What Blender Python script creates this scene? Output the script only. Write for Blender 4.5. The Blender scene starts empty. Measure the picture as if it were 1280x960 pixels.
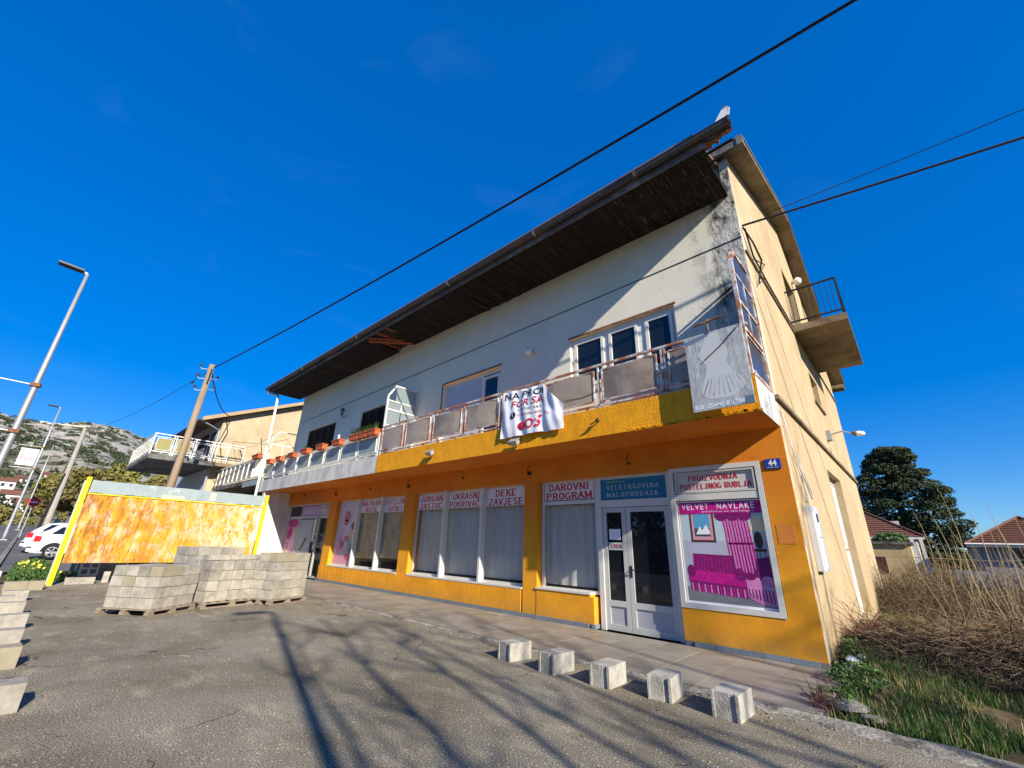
import bpy, math, random
import numpy as np
from mathutils import Vector, Matrix
random.seed(7); np.random.seed(7)
S = bpy.context.scene
COL = S.collection
# ------------------------------------------------------------------ camera
R = Matrix(((0.7372, 0.6751, 0.0303), (0.2219, -0.2838, 0.9328), (0.6383, -0.6810, -0.3590)))
f_px = 525.0
cam = bpy.data.cameras.new('camera'); cam.sensor_width = 36.0; cam.lens = 36.0 * f_px / 1280.0
cam.clip_end = 6000; cam.clip_start = 0.05
co = bpy.data.objects.new('camera', cam); COL.objects.link(co)
X0 = Vector(R[0]).normalized(); Z0 = Vector(R[2]); Z0 = (Z0 - X0 * Z0.dot(X0)).normalized(); Y0 = Z0.cross(X0)
Mw = Matrix((X0, Y0, Z0)).transposed().to_4x4(); Mw.translation = Vector((0, 0, 1.45))
co.matrix_world = Mw
S.camera = co
# ------------------------------------------------------------------ world and sun
SUN = Vector((3.38, -1.0, 1.887)).normalized()
EL = math.asin(SUN.z)
W = bpy.data.worlds.new('World'); S.world = W; W.use_nodes = True
nt = W.node_tree; nt.nodes.clear()
sky = nt.nodes.new('ShaderNodeTexSky'); sky.sky_type = 'NISHITA'; sky.sun_disc = False
sky.sun_elevation = EL; sky.sun_rotation = math.atan2(SUN.x, SUN.y)
sky.altitude = 50; sky.air_density = 1.0; sky.dust_density = 0.0; sky.ozone_density = 4.0
hs = nt.nodes.new('ShaderNodeHueSaturation'); hs.inputs['Saturation'].default_value = 2.25; hs.inputs['Hue'].default_value = 0.503
bg = nt.nodes.new('ShaderNodeBackground'); bg.inputs['Strength'].default_value = 0.15
wo = nt.nodes.new('ShaderNodeOutputWorld')
gm = nt.nodes.new('ShaderNodeGamma'); gm.inputs['Gamma'].default_value = 0.5
nt.links.new(sky.outputs[0], gm.inputs[0]); nt.links.new(gm.outputs[0], hs.inputs['Color']); tn = nt.nodes.new('ShaderNodeMixRGB'); tn.blend_type = 'MULTIPLY'; tn.inputs[0].default_value = 1; tn.inputs[2].default_value = (.50, .80, 1.20, 1)
nt.links.new(hs.outputs[0], tn.inputs[1])
tcw = nt.nodes.new('ShaderNodeTexCoord'); mpw = nt.nodes.new('ShaderNodeMapping'); mpw.inputs['Scale'].default_value = (1.6, 2.6, 7.0); mpw.inputs['Rotation'].default_value = (.3, .2, .5)
nw = nt.nodes.new('ShaderNodeTexNoise'); nw.inputs['Scale'].default_value = 1.7; nw.inputs['Detail'].default_value = 7; nw.inputs['Distortion'].default_value = .6
rw = nt.nodes.new('ShaderNodeMapRange'); rw.inputs[1].default_value = .60; rw.inputs[2].default_value = .85; rw.inputs[4].default_value = .015
mw = nt.nodes.new('ShaderNodeMixRGB'); mw.inputs[2].default_value = (3.2, 4.6, 6.2, 1)
nt.links.new(tcw.outputs['Generated'], mpw.inputs[0]); nt.links.new(mpw.outputs[0], nw.inputs['Vector']); nt.links.new(nw.outputs[0], rw.inputs[0])
nt.links.new(rw.outputs[0], mw.inputs[0]); nt.links.new(tn.outputs[0], mw.inputs[1]); nt.links.new(mw.outputs[0], bg.inputs[0]); nt.links.new(bg.outputs[0], wo.inputs[0])
sd = bpy.data.lights.new('sun', 'SUN'); sd.energy = 3.9; sd.angle = math.radians(0.53); sd.color = (1.0, 0.93, 0.82)
so = bpy.data.objects.new('sun', sd); COL.objects.link(so)
so.rotation_euler = SUN.to_track_quat('Z', 'Y').to_euler()
S.view_settings.view_transform = 'Standard'; S.view_settings.look = 'None'
S.view_settings.gamma = 1.0; S.view_settings.use_curve_mapping = False
S.view_settings.exposure = 1.05
S.cycles.max_bounces = 6; S.cycles.transparent_max_bounces = 8

# ------------------------------------------------------------------ mesh helpers
class MB:
    def __init__(s): s.v = []; s.f = []; s.m = []
    def poly(s, pts, mi=0):
        b = len(s.v); s.v += [tuple(p) for p in pts]; s.f.append(tuple(range(b, b + len(pts)))); s.m.append(mi)
    def box(s, x0, x1, y0, y1, z0, z1, mi=0, T=None):
        P = [(x, y, z) for z in (z0, z1) for y in (y0, y1) for x in (x0, x1)]
        if T is not None: P = [tuple(T @ Vector(p)) for p in P]
        b = len(s.v); s.v += P
        for q in ((0, 2, 3, 1), (4, 5, 7, 6), (0, 1, 5, 4), (2, 6, 7, 3), (0, 4, 6, 2), (1, 3, 7, 5)):
            s.f.append(tuple(b + i for i in q)); s.m.append(mi)
        return s
    def tube(s, pts, r, n=6, mi=0, caps=True):
        pts = [Vector(p) for p in pts]; rs = r if isinstance(r, (list, tuple)) else [r] * len(pts)
        b0 = len(s.v)
        for i, p in enumerate(pts):
            d = (pts[min(i + 1, len(pts) - 1)] - pts[max(i - 1, 0)]).normalized()
            u = d.cross(Vector((0, 0, 1)) if abs(d.z) < .9 else Vector((1, 0, 0))).normalized(); w = d.cross(u)
            for k in range(n):
                a = 2 * math.pi * k / n
                s.v.append(tuple(p + (u * math.cos(a) + w * math.sin(a)) * rs[i]))
        for i in range(len(pts) - 1):
            for k in range(n):
                a = b0 + i * n + k; c = b0 + i * n + (k + 1) % n
                s.f.append((a, c, c + n, a + n)); s.m.append(mi)
        if caps:
            s.f.append(tuple(b0 + k for k in range(n))[::-1]); s.m.append(mi)
            e = b0 + (len(pts) - 1) * n
            s.f.append(tuple(e + k for k in range(n))); s.m.append(mi)
        return s
    def bar(s, a, b, w, h=None, mi=0):
        """rectangular bar from a to b"""
        a = Vector(a); b = Vector(b); h = h or w; d = (b - a).normalized()
        u = d.cross(Vector((0, 0, 1)) if abs(d.z) < .9 else Vector((0, 1, 0))).normalized(); v = u.cross(d)
        P = [p + u * (w / 2 * i) + v * (h / 2 * j) for p in (a, b) for i, j in ((-1, -1), (1, -1), (1, 1), (-1, 1))]
        o = len(s.v); s.v += [tuple(p) for p in P]
        for q in ((0, 1, 2, 3), (7, 6, 5, 4), (0, 4, 5, 1), (1, 5, 6, 2), (2, 6, 7, 3), (3, 7, 4, 0)):
            s.f.append(tuple(o + i for i in q)); s.m.append(mi)
        return s
    def lathe(s, prof, c=(0, 0, 0), n=12, mi=0, T=None):
        b = len(s.v); c = Vector(c)
        for r, z in prof:
            for k in range(n):
                a = 2 * math.pi * k / n; p = Vector((r * math.cos(a), r * math.sin(a), z))
                if T is not None: p = T @ p
                s.v.append(tuple(p + c))
        for i in range(len(prof) - 1):
            for k in range(n):
                a = b + i * n + k; q = b + i * n + (k + 1) % n
                s.f.append((a, q, q + n, a + n)); s.m.append(mi)
        return s
    def extrude(s, pts, vec, mi=0):
        vec = Vector(vec); n = len(pts); A = [Vector(p) for p in pts]; B = [p + vec for p in A]
        s.poly(A[::-1], mi); s.poly(B, mi)
        for i in range(n): s.poly([A[i], A[(i + 1) % n], B[(i + 1) % n], B[i]], mi)
        return s
    def add_np(s, V, F, mi=0):
        b = len(s.v); s.v += V.tolist(); s.f += (F + b).tolist(); s.m += [mi] * len(F); return s

ORG = {}
def empty(name, loc, rz=0, local=False, **kw):
    o = bpy.data.objects.new(name, None); COL.objects.link(o); o.location = loc; o.rotation_euler = (0, 0, rz)
    o.empty_display_size = .2
    ORG[o.name] = Vector((0, 0, 0)) if local else Vector(loc)
    props(o, **kw); return o
def props(o, label=None, cat=None, group=None, kind=None):
    if label: o['label'] = label
    if cat: o['category'] = cat
    if group: o['group'] = group
    if kind: o['kind'] = kind
def obj(name, mb, mats, parent=None, smooth=False, bevel=0, **kw):
    V = np.array(mb.v, dtype=float); lo = V.min(0); hi = V.max(0)
    c = np.array([(lo[0] + hi[0]) / 2, (lo[1] + hi[1]) / 2, lo[2]])
    me = bpy.data.meshes.new(name); me.from_pydata((V - c).tolist(), [], mb.f)
    if not isinstance(mats, (list, tuple)): mats = [mats]
    for m in mats: me.materials.append(m)
    if len(mats) > 1: me.polygons.foreach_set('material_index', mb.m)
    if smooth: me.polygons.foreach_set('use_smooth', [True] * len(me.polygons))
    me.update()
    o = bpy.data.objects.new(name, me); COL.objects.link(o)
    ORG[o.name] = Vector(c)
    if parent is not None:
        o.parent = parent; o.location = Vector(c) - ORG[parent.name]
    else: o.location = Vector(c)
    if bevel:
        b = o.modifiers.new('bevel', 'BEVEL'); b.width = bevel; b.segments = 2; b.limit_method = 'ANGLE'
    props(o, **kw); return o
def inst(src, c, parent=None, name=None, rz=0, rot=None, **kw):
    """same mesh again, at c (in the parent's space)"""
    o = src.copy(); COL.objects.link(o)
    for k in ('label', 'category', 'group', 'kind'):
        if k in o.keys(): del o[k]
    if name: o.name = name
    o.parent = parent; ORG[o.name] = Vector(c)
    o.location = Vector(c) - (ORG[parent.name] if parent else Vector((0, 0, 0)))
    o.rotation_euler = rot or (0, 0, rz)
    props(o, **kw); return o
def copy_tree(o, loc=None, rz=None, parent=None, **kw):
    c = o.copy(); COL.objects.link(c); c.parent = parent
    if loc is not None: c.location = loc
    if rz is not None: c.rotation_euler = (0, 0, rz)
    props(c, **kw)
    for ch in o.children: copy_tree(ch, parent=c)
    return c
def MBb(*a, **k): return MB().box(*a, **k)

_font_cache = {}
def text(mb, s, x0, x1, z0, z1, y, mi=1, bold=.02, face=(0, -1), shear=0, serif=False, curve=None):
    """flat lettering on a plane facing -Y (x to the right), fitted into the box"""
    key = (s, bold, shear)
    if key not in _font_cache:
        cu = bpy.data.curves.new('lettering', 'FONT'); cu.body = s; cu.offset = bold; cu.shear = shear; cu.resolution_u = 3
        o = bpy.data.objects.new('lettering', cu); COL.objects.link(o)
        me = bpy.data.meshes.new_from_object(o.evaluated_get(bpy.context.evaluated_depsgraph_get()))
        V = np.array([v.co[:] for v in me.vertices]); F = [tuple(p.vertices) for p in me.polygons]
        bpy.data.objects.remove(o); bpy.data.curves.remove(cu); bpy.data.meshes.remove(me)
        _font_cache[key] = (V, F)
    V, F = _font_cache[key]
    lo = V.min(0); hi = V.max(0)
    u = (V[:, 0] - lo[0]) / (hi[0] - lo[0]); w = (V[:, 1] - lo[1]) / (hi[1] - lo[1])
    b = len(mb.v)
    for a, c in zip(u, w):
        X = x0 + (x1 - x0) * a; Z = z0 + (z1 - z0) * c
        mb.v.append(curve(X, Z) if curve else (X, y, Z))
    for q in F: mb.f.append(tuple(b + i for i in q)); mb.m.append(mi)

V_ = lambda x, a=0, b=1: ((x, a), (x, b))
def arc(cx, cy, rx, ry, a0, a1, n=6): 
    P = [(cx + rx * math.cos(math.radians(a0 + (a1 - a0) * i / n)), cy + ry * math.sin(math.radians(a0 + (a1 - a0) * i / n))) for i in range(n + 1)]
    return list(zip(P[:-1], P[1:]))
_O = arc(.5, .5, .42, .5, 0, 360, 12)
_C = arc(.5, .5, .42, .5, 50, 310, 10)
GL = {'A': [((.06, 0), (.5, 1)), ((.94, 0), (.5, 1)), ((.25, .35), (.75, .35))], 'B': [V_(.15)] + arc(.4, .76, .42, .24, 90, -90) + arc(.4, .26, .5, .26, 90, -90) + [((.15, 1), (.4, 1)), ((.15, .5), (.4, .5)), ((.15, 0), (.4, 0))],
 'C': _C, 'D': [V_(.15), ((.15, 1), (.45, 1)), ((.15, 0), (.45, 0))] + arc(.42, .5, .48, .5, 90, -90), 'E': [V_(.15), ((.15, 1), (.88, 1)), ((.15, .5), (.7, .5)), ((.15, 0), (.88, 0))],
 'G': _C + [((.86, .05), (.86, .42)), ((.55, .42), (.95, .42))], 'H': [V_(.12), V_(.88), ((.12, .5), (.88, .5))], 'I': [V_(.5)], 'J': [V_(.66, .22, 1)] + arc(.38, .22, .28, .22, 0, -170, 5),
 'K': [V_(.15), ((.15, .42), (.88, 1)), ((.38, .58), (.92, 0))], 'L': [V_(.15), ((.15, 0), (.88, 0))], 'M': [V_(.1), V_(.9), ((.1, 1), (.5, .15)), ((.9, 1), (.5, .15))], 'N': [V_(.12), V_(.88), ((.12, 1), (.88, 0))],
 'O': _O, 'P': [V_(.15), ((.15, 1), (.45, 1)), ((.15, .45), (.45, .45))] + arc(.45, .725, .42, .275, 90, -90), 'R': [V_(.15), ((.15, 1), (.45, 1)), ((.15, .5), (.45, .5)), ((.45, .5), (.92, 0))] + arc(.45, .75, .42, .25, 90, -90),
 'S': arc(.5, .75, .38, .25, 30, 270, 7) + arc(.5, .25, .38, .25, 90, -150, 7), 'T': [V_(.5), ((.06, 1), (.94, 1))], 'U': [V_(.12, .3, 1), V_(.88, .3, 1)] + arc(.5, .3, .38, .3, 180, 360, 6), 'V': [((.06, 1), (.5, 0)), ((.94, 1), (.5, 0))],
 'Z': [((.1, 1), (.9, 1)), ((.9, 1), (.1, 0)), ((.1, 0), (.9, 0))]}
def serif_text(mb, s, x0, x1, z0, z1, y, mi=1, wt=.24, slab=True, gap=.22):
    '''heavy slab-serif capitals built stroke by stroke'''
    wid = lambda c: {'I': .5, 'M': 1.2, ' ': .5, 'Í': .5, 'J': .8}.get(c, 1.0)
    tot = sum(wid(c) for c in s) + gap * (len(s) - 1); u = (x1 - x0) / tot; H = z1 - z0; x = x0; k = 0
    def seg(p, q, w, hv):
        nonlocal k
        k += 1; yy = y - .0003 * (k % 9)
        a = Vector((x + p[0] * W_, z0 + p[1] * H)); b = Vector((x + q[0] * W_, z0 + q[1] * H)); d = (b - a)
        if d.length < 1e-6: return
        n_ = Vector((-d.y, d.x)).normalized(); 
        sl = abs(d.normalized().y); ww = u * (wt * sl + wt * .55 * (1 - sl)) / 2; e = d.normalized() * (0 if hv else ww * .4)
        P = [a - e + n_ * ww, a - e - n_ * ww, b + e - n_ * ww, b + e + n_ * ww]
        if (P[1] - P[0]).cross(P[2] - P[1]) < 0: P = P[::-1]
        mb.poly([(v.x, yy, v.y) for v in P], mi)
    for c in s:
        W_ = wid(c) * u; base_c = {'Č': 'C', 'Ć': 'C', 'Í': 'I', 'Š': 'S'}.get(c, c)
        for p, q in GL.get(base_c, []):
            pp = (p[0], .06 + p[1] * .88); qq = (q[0], .06 + q[1] * .88); seg(pp, qq, wt, False)
            if slab and base_c in 'AHIKLMNPRTUVDBEFJ':
                for t_ in (p, q):
                    if t_[1] in (0, 1) and abs(q[1] - p[1]) > .4:
                        zz = .06 + t_[1] * .88; s_ = .20 / wid(c); seg((t_[0] - s_, zz), (t_[0] + s_, zz), wt, True)
        if c == 'Č': seg((.28, 1.22), (.5, 1.06), wt, True); seg((.72, 1.22), (.5, 1.06), wt, True)
        if c == 'Í': seg((.4, 1.06), (.8, 1.24), wt, True)
        x += W_ + gap * u
# ------------------------------------------------------------------ materials
def mat(name, col, rough=.85, var=.12, scale=6, bump=.15, bscale=None, col2=None, mix=None, mscale=1.5, spec=.3, metal=0,
        stretch=(1, 1, 1), rnd=.0, dist=.01, detail=6, world=False, mcontrast=(.45, .6), trans=0):
    m = bpy.data.materials.new(name); m.use_nodes = True; n = m.node_tree.nodes; l = m.node_tree.links
    p = n['Principled BSDF']; p.inputs['Roughness'].default_value = rough; p.inputs['Metallic'].default_value = metal
    p.inputs['Specular IOR Level'].default_value = spec
    if world:
        tc = n.new('ShaderNodeNewGeometry').outputs['Position']
    else:
        t = n.new('ShaderNodeTexCoord'); oi = n.new('ShaderNodeObjectInfo')
        ad = n.new('ShaderNodeVectorMath'); ad.operation = 'MULTIPLY_ADD'
        l.new(oi.outputs['Random'], ad.inputs[0]); ad.inputs[1].default_value = (37, 53, 71); l.new(t.outputs['Object'], ad.inputs[2])
        tc = ad.outputs[0]
    mp = n.new('ShaderNodeMapping'); mp.inputs['Scale'].default_value = stretch; l.new(tc, mp.inputs[0])
    nz = n.new('ShaderNodeTexNoise'); nz.inputs['Scale'].default_value = scale; nz.inputs['Detail'].default_value = detail; nz.inputs['Roughness'].default_value = .65
    l.new(mp.outputs[0], nz.inputs['Vector'])
    base = n.new('ShaderNodeRGB'); base.outputs[0].default_value = (*col, 1); cur = base.outputs[0]
    if col2 is not None:
        n2 = n.new('ShaderNodeTexNoise'); n2.inputs['Scale'].default_value = mscale; n2.inputs['Detail'].default_value = 7; n2.inputs['Roughness'].default_value = .7
        l.new(mp.outputs[0], n2.inputs['Vector'])
        rp = n.new('ShaderNodeMapRange'); rp.inputs[1].default_value = mcontrast[0]; rp.inputs[2].default_value = mcontrast[1]
        l.new(n2.outputs[0], rp.inputs[0])
        mx = n.new('ShaderNodeMixRGB'); l.new(rp.outputs[0], mx.inputs[0]); l.new(cur, mx.inputs[1]); mx.inputs[2].default_value = (*col2, 1)
        cur = mx.outputs[0]; m['mask'] = 0
    vr = n.new('ShaderNodeMapRange'); vr.inputs[1].default_value = .25; vr.inputs[2].default_value = .75
    vr.inputs[3].default_value = 1 - var; vr.inputs[4].default_value = 1 + var; l.new(nz.outputs[0], vr.inputs[0])
    fac = vr.outputs[0]
    if rnd:
        oi2 = n.new('ShaderNodeObjectInfo'); mr = n.new('ShaderNodeMapRange'); mr.inputs[3].default_value = 1 - rnd; mr.inputs[4].default_value = 1 + rnd
        l.new(oi2.outputs['Random'], mr.inputs[0]); mm = n.new('ShaderNodeMath'); mm.operation = 'MULTIPLY'
        l.new(fac, mm.inputs[0]); l.new(mr.outputs[0], mm.inputs[1]); fac = mm.outputs[0]
    vm = n.new('ShaderNodeVectorMath'); vm.operation = 'SCALE'; l.new(cur, vm.inputs[0]); l.new(fac, vm.inputs['Scale'])
    l.new(vm.outputs[0], p.inputs['Base Color'])
    if bump:
        nb = n.new('ShaderNodeTexNoise'); nb.inputs['Scale'].default_value = bscale or scale * 4; nb.inputs['Detail'].default_value = 4
        l.new(mp.outputs[0], nb.inputs['Vector'])
        bp = n.new('ShaderNodeBump'); bp.inputs['Strength'].default_value = bump; bp.inputs['Distance'].default_value = dist
        l.new(nb.outputs[0], bp.inputs['Height']); l.new(bp.outputs[0], p.inputs['Normal'])
    m['col_socket'] = 1
    return m
def flat(name, col, rough=.6, spec=.3, emit=0):
    m = bpy.data.materials.new(name); m.use_nodes = True; p = m.node_tree.nodes['Principled BSDF']
    p.inputs['Base Color'].default_value = (*col, 1); p.inputs['Roughness'].default_value = rough; p.inputs['Specular IOR Level'].default_value = spec
    return m
def glass(name, col, alpha=.5, rough=.03, ior=1.5):
    m = bpy.data.materials.new(name); m.use_nodes = True; p = m.node_tree.nodes['Principled BSDF']
    p.inputs['Base Color'].default_value = (*col, 1); p.inputs['Roughness'].default_value = rough; p.inputs['IOR'].default_value = ior
    p.inputs['Specular IOR Level'].default_value = .5; p.inputs['Alpha'].default_value = alpha
    return m
def pos_mask(m, axis, a, b, col, nscale=1.2, ncon=(.35, .65), fac=1.0, stretch=(1, 1, 1)):
    """overlay a stain or painted shade colour where world axis goes from a (none) to b (full), broken up by noise"""
    n = m.node_tree.nodes; l = m.node_tree.links; p = n['Principled BSDF']
    src = p.inputs['Base Color'].links[0].from_socket
    g = n.new('ShaderNodeNewGeometry'); sx = n.new('ShaderNodeSeparateXYZ'); l.new(g.outputs['Position'], sx.inputs[0])
    r = n.new('ShaderNodeMapRange'); r.inputs[1].default_value = a; r.inputs[2].default_value = b; l.new(sx.outputs[axis], r.inputs[0])
    mp = n.new('ShaderNodeMapping'); mp.inputs['Scale'].default_value = stretch; l.new(g.outputs['Position'], mp.inputs[0])
    nz = n.new('ShaderNodeTexNoise'); nz.inputs['Scale'].default_value = nscale; nz.inputs['Detail'].default_value = 8; nz.inputs['Roughness'].default_value = .7; l.new(mp.outputs[0], nz.inputs['Vector'])
    r2 = n.new('ShaderNodeMapRange'); r2.inputs[1].default_value = ncon[0]; r2.inputs[2].default_value = ncon[1]; r2.inputs[4].default_value = fac; l.new(nz.outputs[0], r2.inputs[0])
    mu = n.new('ShaderNodeMath'); mu.operation = 'MULTIPLY'; l.new(r.outputs[0], mu.inputs[0]); l.new(r2.outputs[0], mu.inputs[1])
    mx = n.new('ShaderNodeMixRGB'); l.new(mu.outputs[0], mx.inputs[0]); l.new(src, mx.inputs[1]); mx.inputs[2].default_value = (*col, 1)
    l.new(mx.outputs[0], p.inputs['Base Color'])
    return m

M = {}
def asphalt_mat(name, dark, light, warm, speck):
    m = bpy.data.materials.new(name); m.use_nodes = True; n = m.node_tree.nodes; l = m.node_tree.links; p = n['Principled BSDF']
    p.inputs['Roughness'].default_value = .95; p.inputs['Specular IOR Level'].default_value = .15
    g = n.new('ShaderNodeNewGeometry').outputs['Position']
    def noise_(sc, det, a, b, rough=.6, st=None):
        q = n.new('ShaderNodeTexNoise'); q.inputs['Scale'].default_value = sc; q.inputs['Detail'].default_value = det; q.inputs['Roughness'].default_value = rough
        if st: mp = n.new('ShaderNodeMapping'); mp.inputs['Scale'].default_value = st; l.new(g, mp.inputs[0]); l.new(mp.outputs[0], q.inputs['Vector'])
        else: l.new(g, q.inputs['Vector'])
        r = n.new('ShaderNodeMapRange'); r.inputs[1].default_value = a; r.inputs[2].default_value = b; l.new(q.outputs[0], r.inputs[0]); return r.outputs[0], q.outputs[0]
    def mix(f, a, b, t='MIX'):
        x = n.new('ShaderNodeMixRGB'); x.blend_type = t; l.new(f, x.inputs[0]) if not isinstance(f, float) else setattr(x.inputs[0], 'default_value', f)
        for k, v in ((1, a), (2, b)):
            if isinstance(v, tuple): x.inputs[k].default_value = (*v, 1)
            else: l.new(v, x.inputs[k])
        return x.outputs[0]
    f1, h1 = noise_(75, 5, .36, .64); c = mix(f1, dark, light)
    f2, _ = noise_(.55, 8, .42, .62, .65); c = mix(f2, c, mix(1.0, c, warm, 'MULTIPLY'))
    f5, _ = noise_(2.3, 10, .53, .66, .7, (.6, 1.6, 1)); c = mix(f5, c, mix(1.0, c, (1.45, 1.42, 1.36), 'MULTIPLY'))
    v = n.new('ShaderNodeTexVoronoi'); v.inputs['Scale'].default_value = 46; l.new(g, v.inputs['Vector'])
    sx = n.new('ShaderNodeSeparateXYZ'); l.new(v.outputs['Color'], sx.inputs[0])
    a = n.new('ShaderNodeMath'); a.operation = 'LESS_THAN'; l.new(v.outputs['Distance'], a.inputs[0]); a.inputs[1].default_value = .32
    b = n.new('ShaderNodeMath'); b.operation = 'GREATER_THAN'; l.new(sx.outputs[0], b.inputs[0]); b.inputs[1].default_value = .93
    ab = n.new('ShaderNodeMath'); ab.operation = 'MULTIPLY'; l.new(a.outputs[0], ab.inputs[0]); l.new(b.outputs[0], ab.inputs[1])
    c = mix(ab.outputs[0], c, speck)
    # hairline cracks and a few oil marks
    wv = n.new('ShaderNodeTexNoise'); wv.inputs['Scale'].default_value = 1.8; wv.inputs['Detail'].default_value = 5; l.new(g, wv.inputs['Vector'])
    vm = n.new('ShaderNodeVectorMath'); vm.operation = 'MULTIPLY_ADD'; l.new(wv.outputs['Color'], vm.inputs[0]); vm.inputs[1].default_value = (.9, .9, 0); l.new(g, vm.inputs[2])
    vc = n.new('ShaderNodeTexVoronoi'); vc.feature = 'DISTANCE_TO_EDGE'; vc.inputs['Scale'].default_value = .42; l.new(vm.outputs[0], vc.inputs['Vector'])
    rc = n.new('ShaderNodeMapRange'); rc.inputs[1].default_value = .002; rc.inputs[2].default_value = .006; rc.inputs[3].default_value = .75; rc.inputs[4].default_value = 0; l.new(vc.outputs['Distance'], rc.inputs[0])
    br_, _ = noise_(1.1, 3, .50, .56); mc = n.new('ShaderNodeMath'); mc.operation = 'MULTIPLY'; l.new(rc.outputs[0], mc.inputs[0]); l.new(br_, mc.inputs[1]); c = mix(mc.outputs[0], c, (.035, .03, .025))
    f6, _ = noise_(.9, 2, .70, .76); c = mix(f6, c, mix(1.0, c, (.45, .43, .42), 'MULTIPLY'))
    l.new(c, p.inputs['Base Color'])
    bp = n.new('ShaderNodeBump'); bp.inputs['Strength'].default_value = 1; bp.inputs['Distance'].default_value = .012; l.new(h1, bp.inputs['Height']); l.new(bp.outputs[0], p.inputs['Normal'])
    return m
M['asphalt'] = asphalt_mat('asphalt', (.060, .054, .042), (.44, .385, .28), (.66, .63, .58), (.60, .55, .42))
M['road'] = mat('road', (.12, .115, .11), .95, .2, 5, .4, 40, (.15, .14, .135), mscale=.3, world=True, spec=.15)
M['grass_ground'] = mat('grass_ground', (.075, .065, .03), .95, .4, 6, .8, 20, (.15, .105, .055), mscale=.5, world=True, spec=.1)
M['terrace'] = mat('terrace_tile', (.235, .205, .155), .5, .2, 2.2, .12, 30, (.30, .265, .21), mscale=.7, rnd=.06, spec=.4)
M['grout'] = mat('grout', (.16, .15, .14), .9, .2, 8, .2, world=True)
M['concrete_edge'] = mat('concrete_edge', (.33, .30, .235), .9, .4, 9, 1.0, 25, (.10, .09, .07), mscale=4.5, world=True, dist=.02)
M['base_tile'] = mat('base_tile', (.17, .20, .22), .55, .12, 5, .1, rnd=.08)
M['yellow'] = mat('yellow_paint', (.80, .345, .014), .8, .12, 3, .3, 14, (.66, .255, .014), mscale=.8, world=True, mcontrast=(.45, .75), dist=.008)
pos_mask(M['yellow'], 2, 1.1, 2.5, (.66, .195, .010), .5, (.1, .3), .95)  # oranger paint towards the top, with the pillars' shade painted into the same colour
pos_mask(M['yellow'], 2, .38, .10, (.30, .19, .07), 6, (.35, .65), .7)
pos_mask(M['yellow'], 0, -200, -199, (.45, .22, .04), 2.2, (.58, .72), .5, (1.6, 1, .5))
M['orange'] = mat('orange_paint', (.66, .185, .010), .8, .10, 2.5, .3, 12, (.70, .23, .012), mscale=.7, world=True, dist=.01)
pos_mask(M['orange'], 0, -200, -199, (.42, .11, .02), 1.6, (.56, .72), .5, (1.2, 1, .6))
M['slab_yellow'] = mat('rough_yellow_plaster', (.88, .365, .007), .85, .10, 14, .75, 42, (.74, .31, .008), mscale=5, world=True, dist=.012, stretch=(1, 1, .6))
M['slab_white'] = mat('weathered_white_plaster', (.66, .64, .56), .85, .10, 6, .4, 30, (.46, .45, .41), mscale=2, world=True, stretch=(1, 1, .4))
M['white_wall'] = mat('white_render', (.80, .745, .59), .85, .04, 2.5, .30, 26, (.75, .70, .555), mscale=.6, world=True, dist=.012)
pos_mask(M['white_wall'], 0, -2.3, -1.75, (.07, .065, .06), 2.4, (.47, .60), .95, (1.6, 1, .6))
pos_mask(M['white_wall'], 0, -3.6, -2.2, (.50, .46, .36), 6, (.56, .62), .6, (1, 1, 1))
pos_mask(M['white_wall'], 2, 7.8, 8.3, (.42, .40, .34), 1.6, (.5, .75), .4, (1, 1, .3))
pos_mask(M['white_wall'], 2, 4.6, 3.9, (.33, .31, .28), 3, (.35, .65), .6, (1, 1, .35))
M['corner_wall'] = mat('stained_render', (.52, .50, .44), .9, .3, 7, .8, 20, (.055, .05, .045), mscale=2.6, world=True, mcontrast=(.47, .60), dist=.02, stretch=(1, 1, .7))
M['cream'] = mat('cream_render', (.44, .32, .170), .88, .16, 2.2, .45, 12, (.54, .42, .25), mscale=.35, world=True, dist=.015, mcontrast=(.4, .7), stretch=(1, 1, .6))
pos_mask(M['cream'], 0, -200, -199, (.33, .21, .095), .9, (.56, .68), .55, (1, 1.6, .22))
pos_mask(M['cream'], 2, 1.4, .2, (.40, .27, .12), 1.5, (.35, .7), .7, (1, 1, .5))
pos_mask(M['cream'], 1, 8.05, 7.78, (.66, .62, .55), 2.5, (.45, .55), .7, (1, 2, .8))
M['concrete'] = mat('weathered_concrete', (.26, .20, .125), .9, .2, 3, .6, 18, (.12, .09, .055), mscale=1.1, world=True, mcontrast=(.40, .66), dist=.02)
M['concrete_dark'] = mat('dark_concrete', (.17, .16, .145), .9, .25, 4, .6, 18, (.06, .055, .05), mscale=1.3, world=True)
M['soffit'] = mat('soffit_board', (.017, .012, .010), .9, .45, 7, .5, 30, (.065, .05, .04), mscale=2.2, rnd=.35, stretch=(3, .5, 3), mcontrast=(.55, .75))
M['rafter'] = mat('bare_rafter', (.36, .10, .045), .8, .2, 6, .2)
M['gutter'] = mat('old_gutter', (.085, .08, .075), .5, .2, 6, .15, 20, (.22, .10, .05), mscale=2, metal=.3, world=True, mcontrast=(.55, .7))
M['zinc'] = mat('zinc_pipe', (.45, .46, .47), .45, .1, 5, .05, metal=.4)
M['rusty'] = mat('rusty_white_paint', (.62, .60, .56), .6, .12, 9, .3, 40, (.36, .145, .06), mscale=3.2, world=True, mcontrast=(.43, .56))
M['rust'] = mat('rusty_steel', (.20, .085, .04), .8, .3, 10, .3, 40, (.34, .16, .07), mscale=5)
M['white_rail'] = mat('white_painted_rail', (.70, .68, .60), .5, .08, 8, .1, 30, (.45, .40, .36), mscale=4, mcontrast=(.6, .72))
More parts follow.
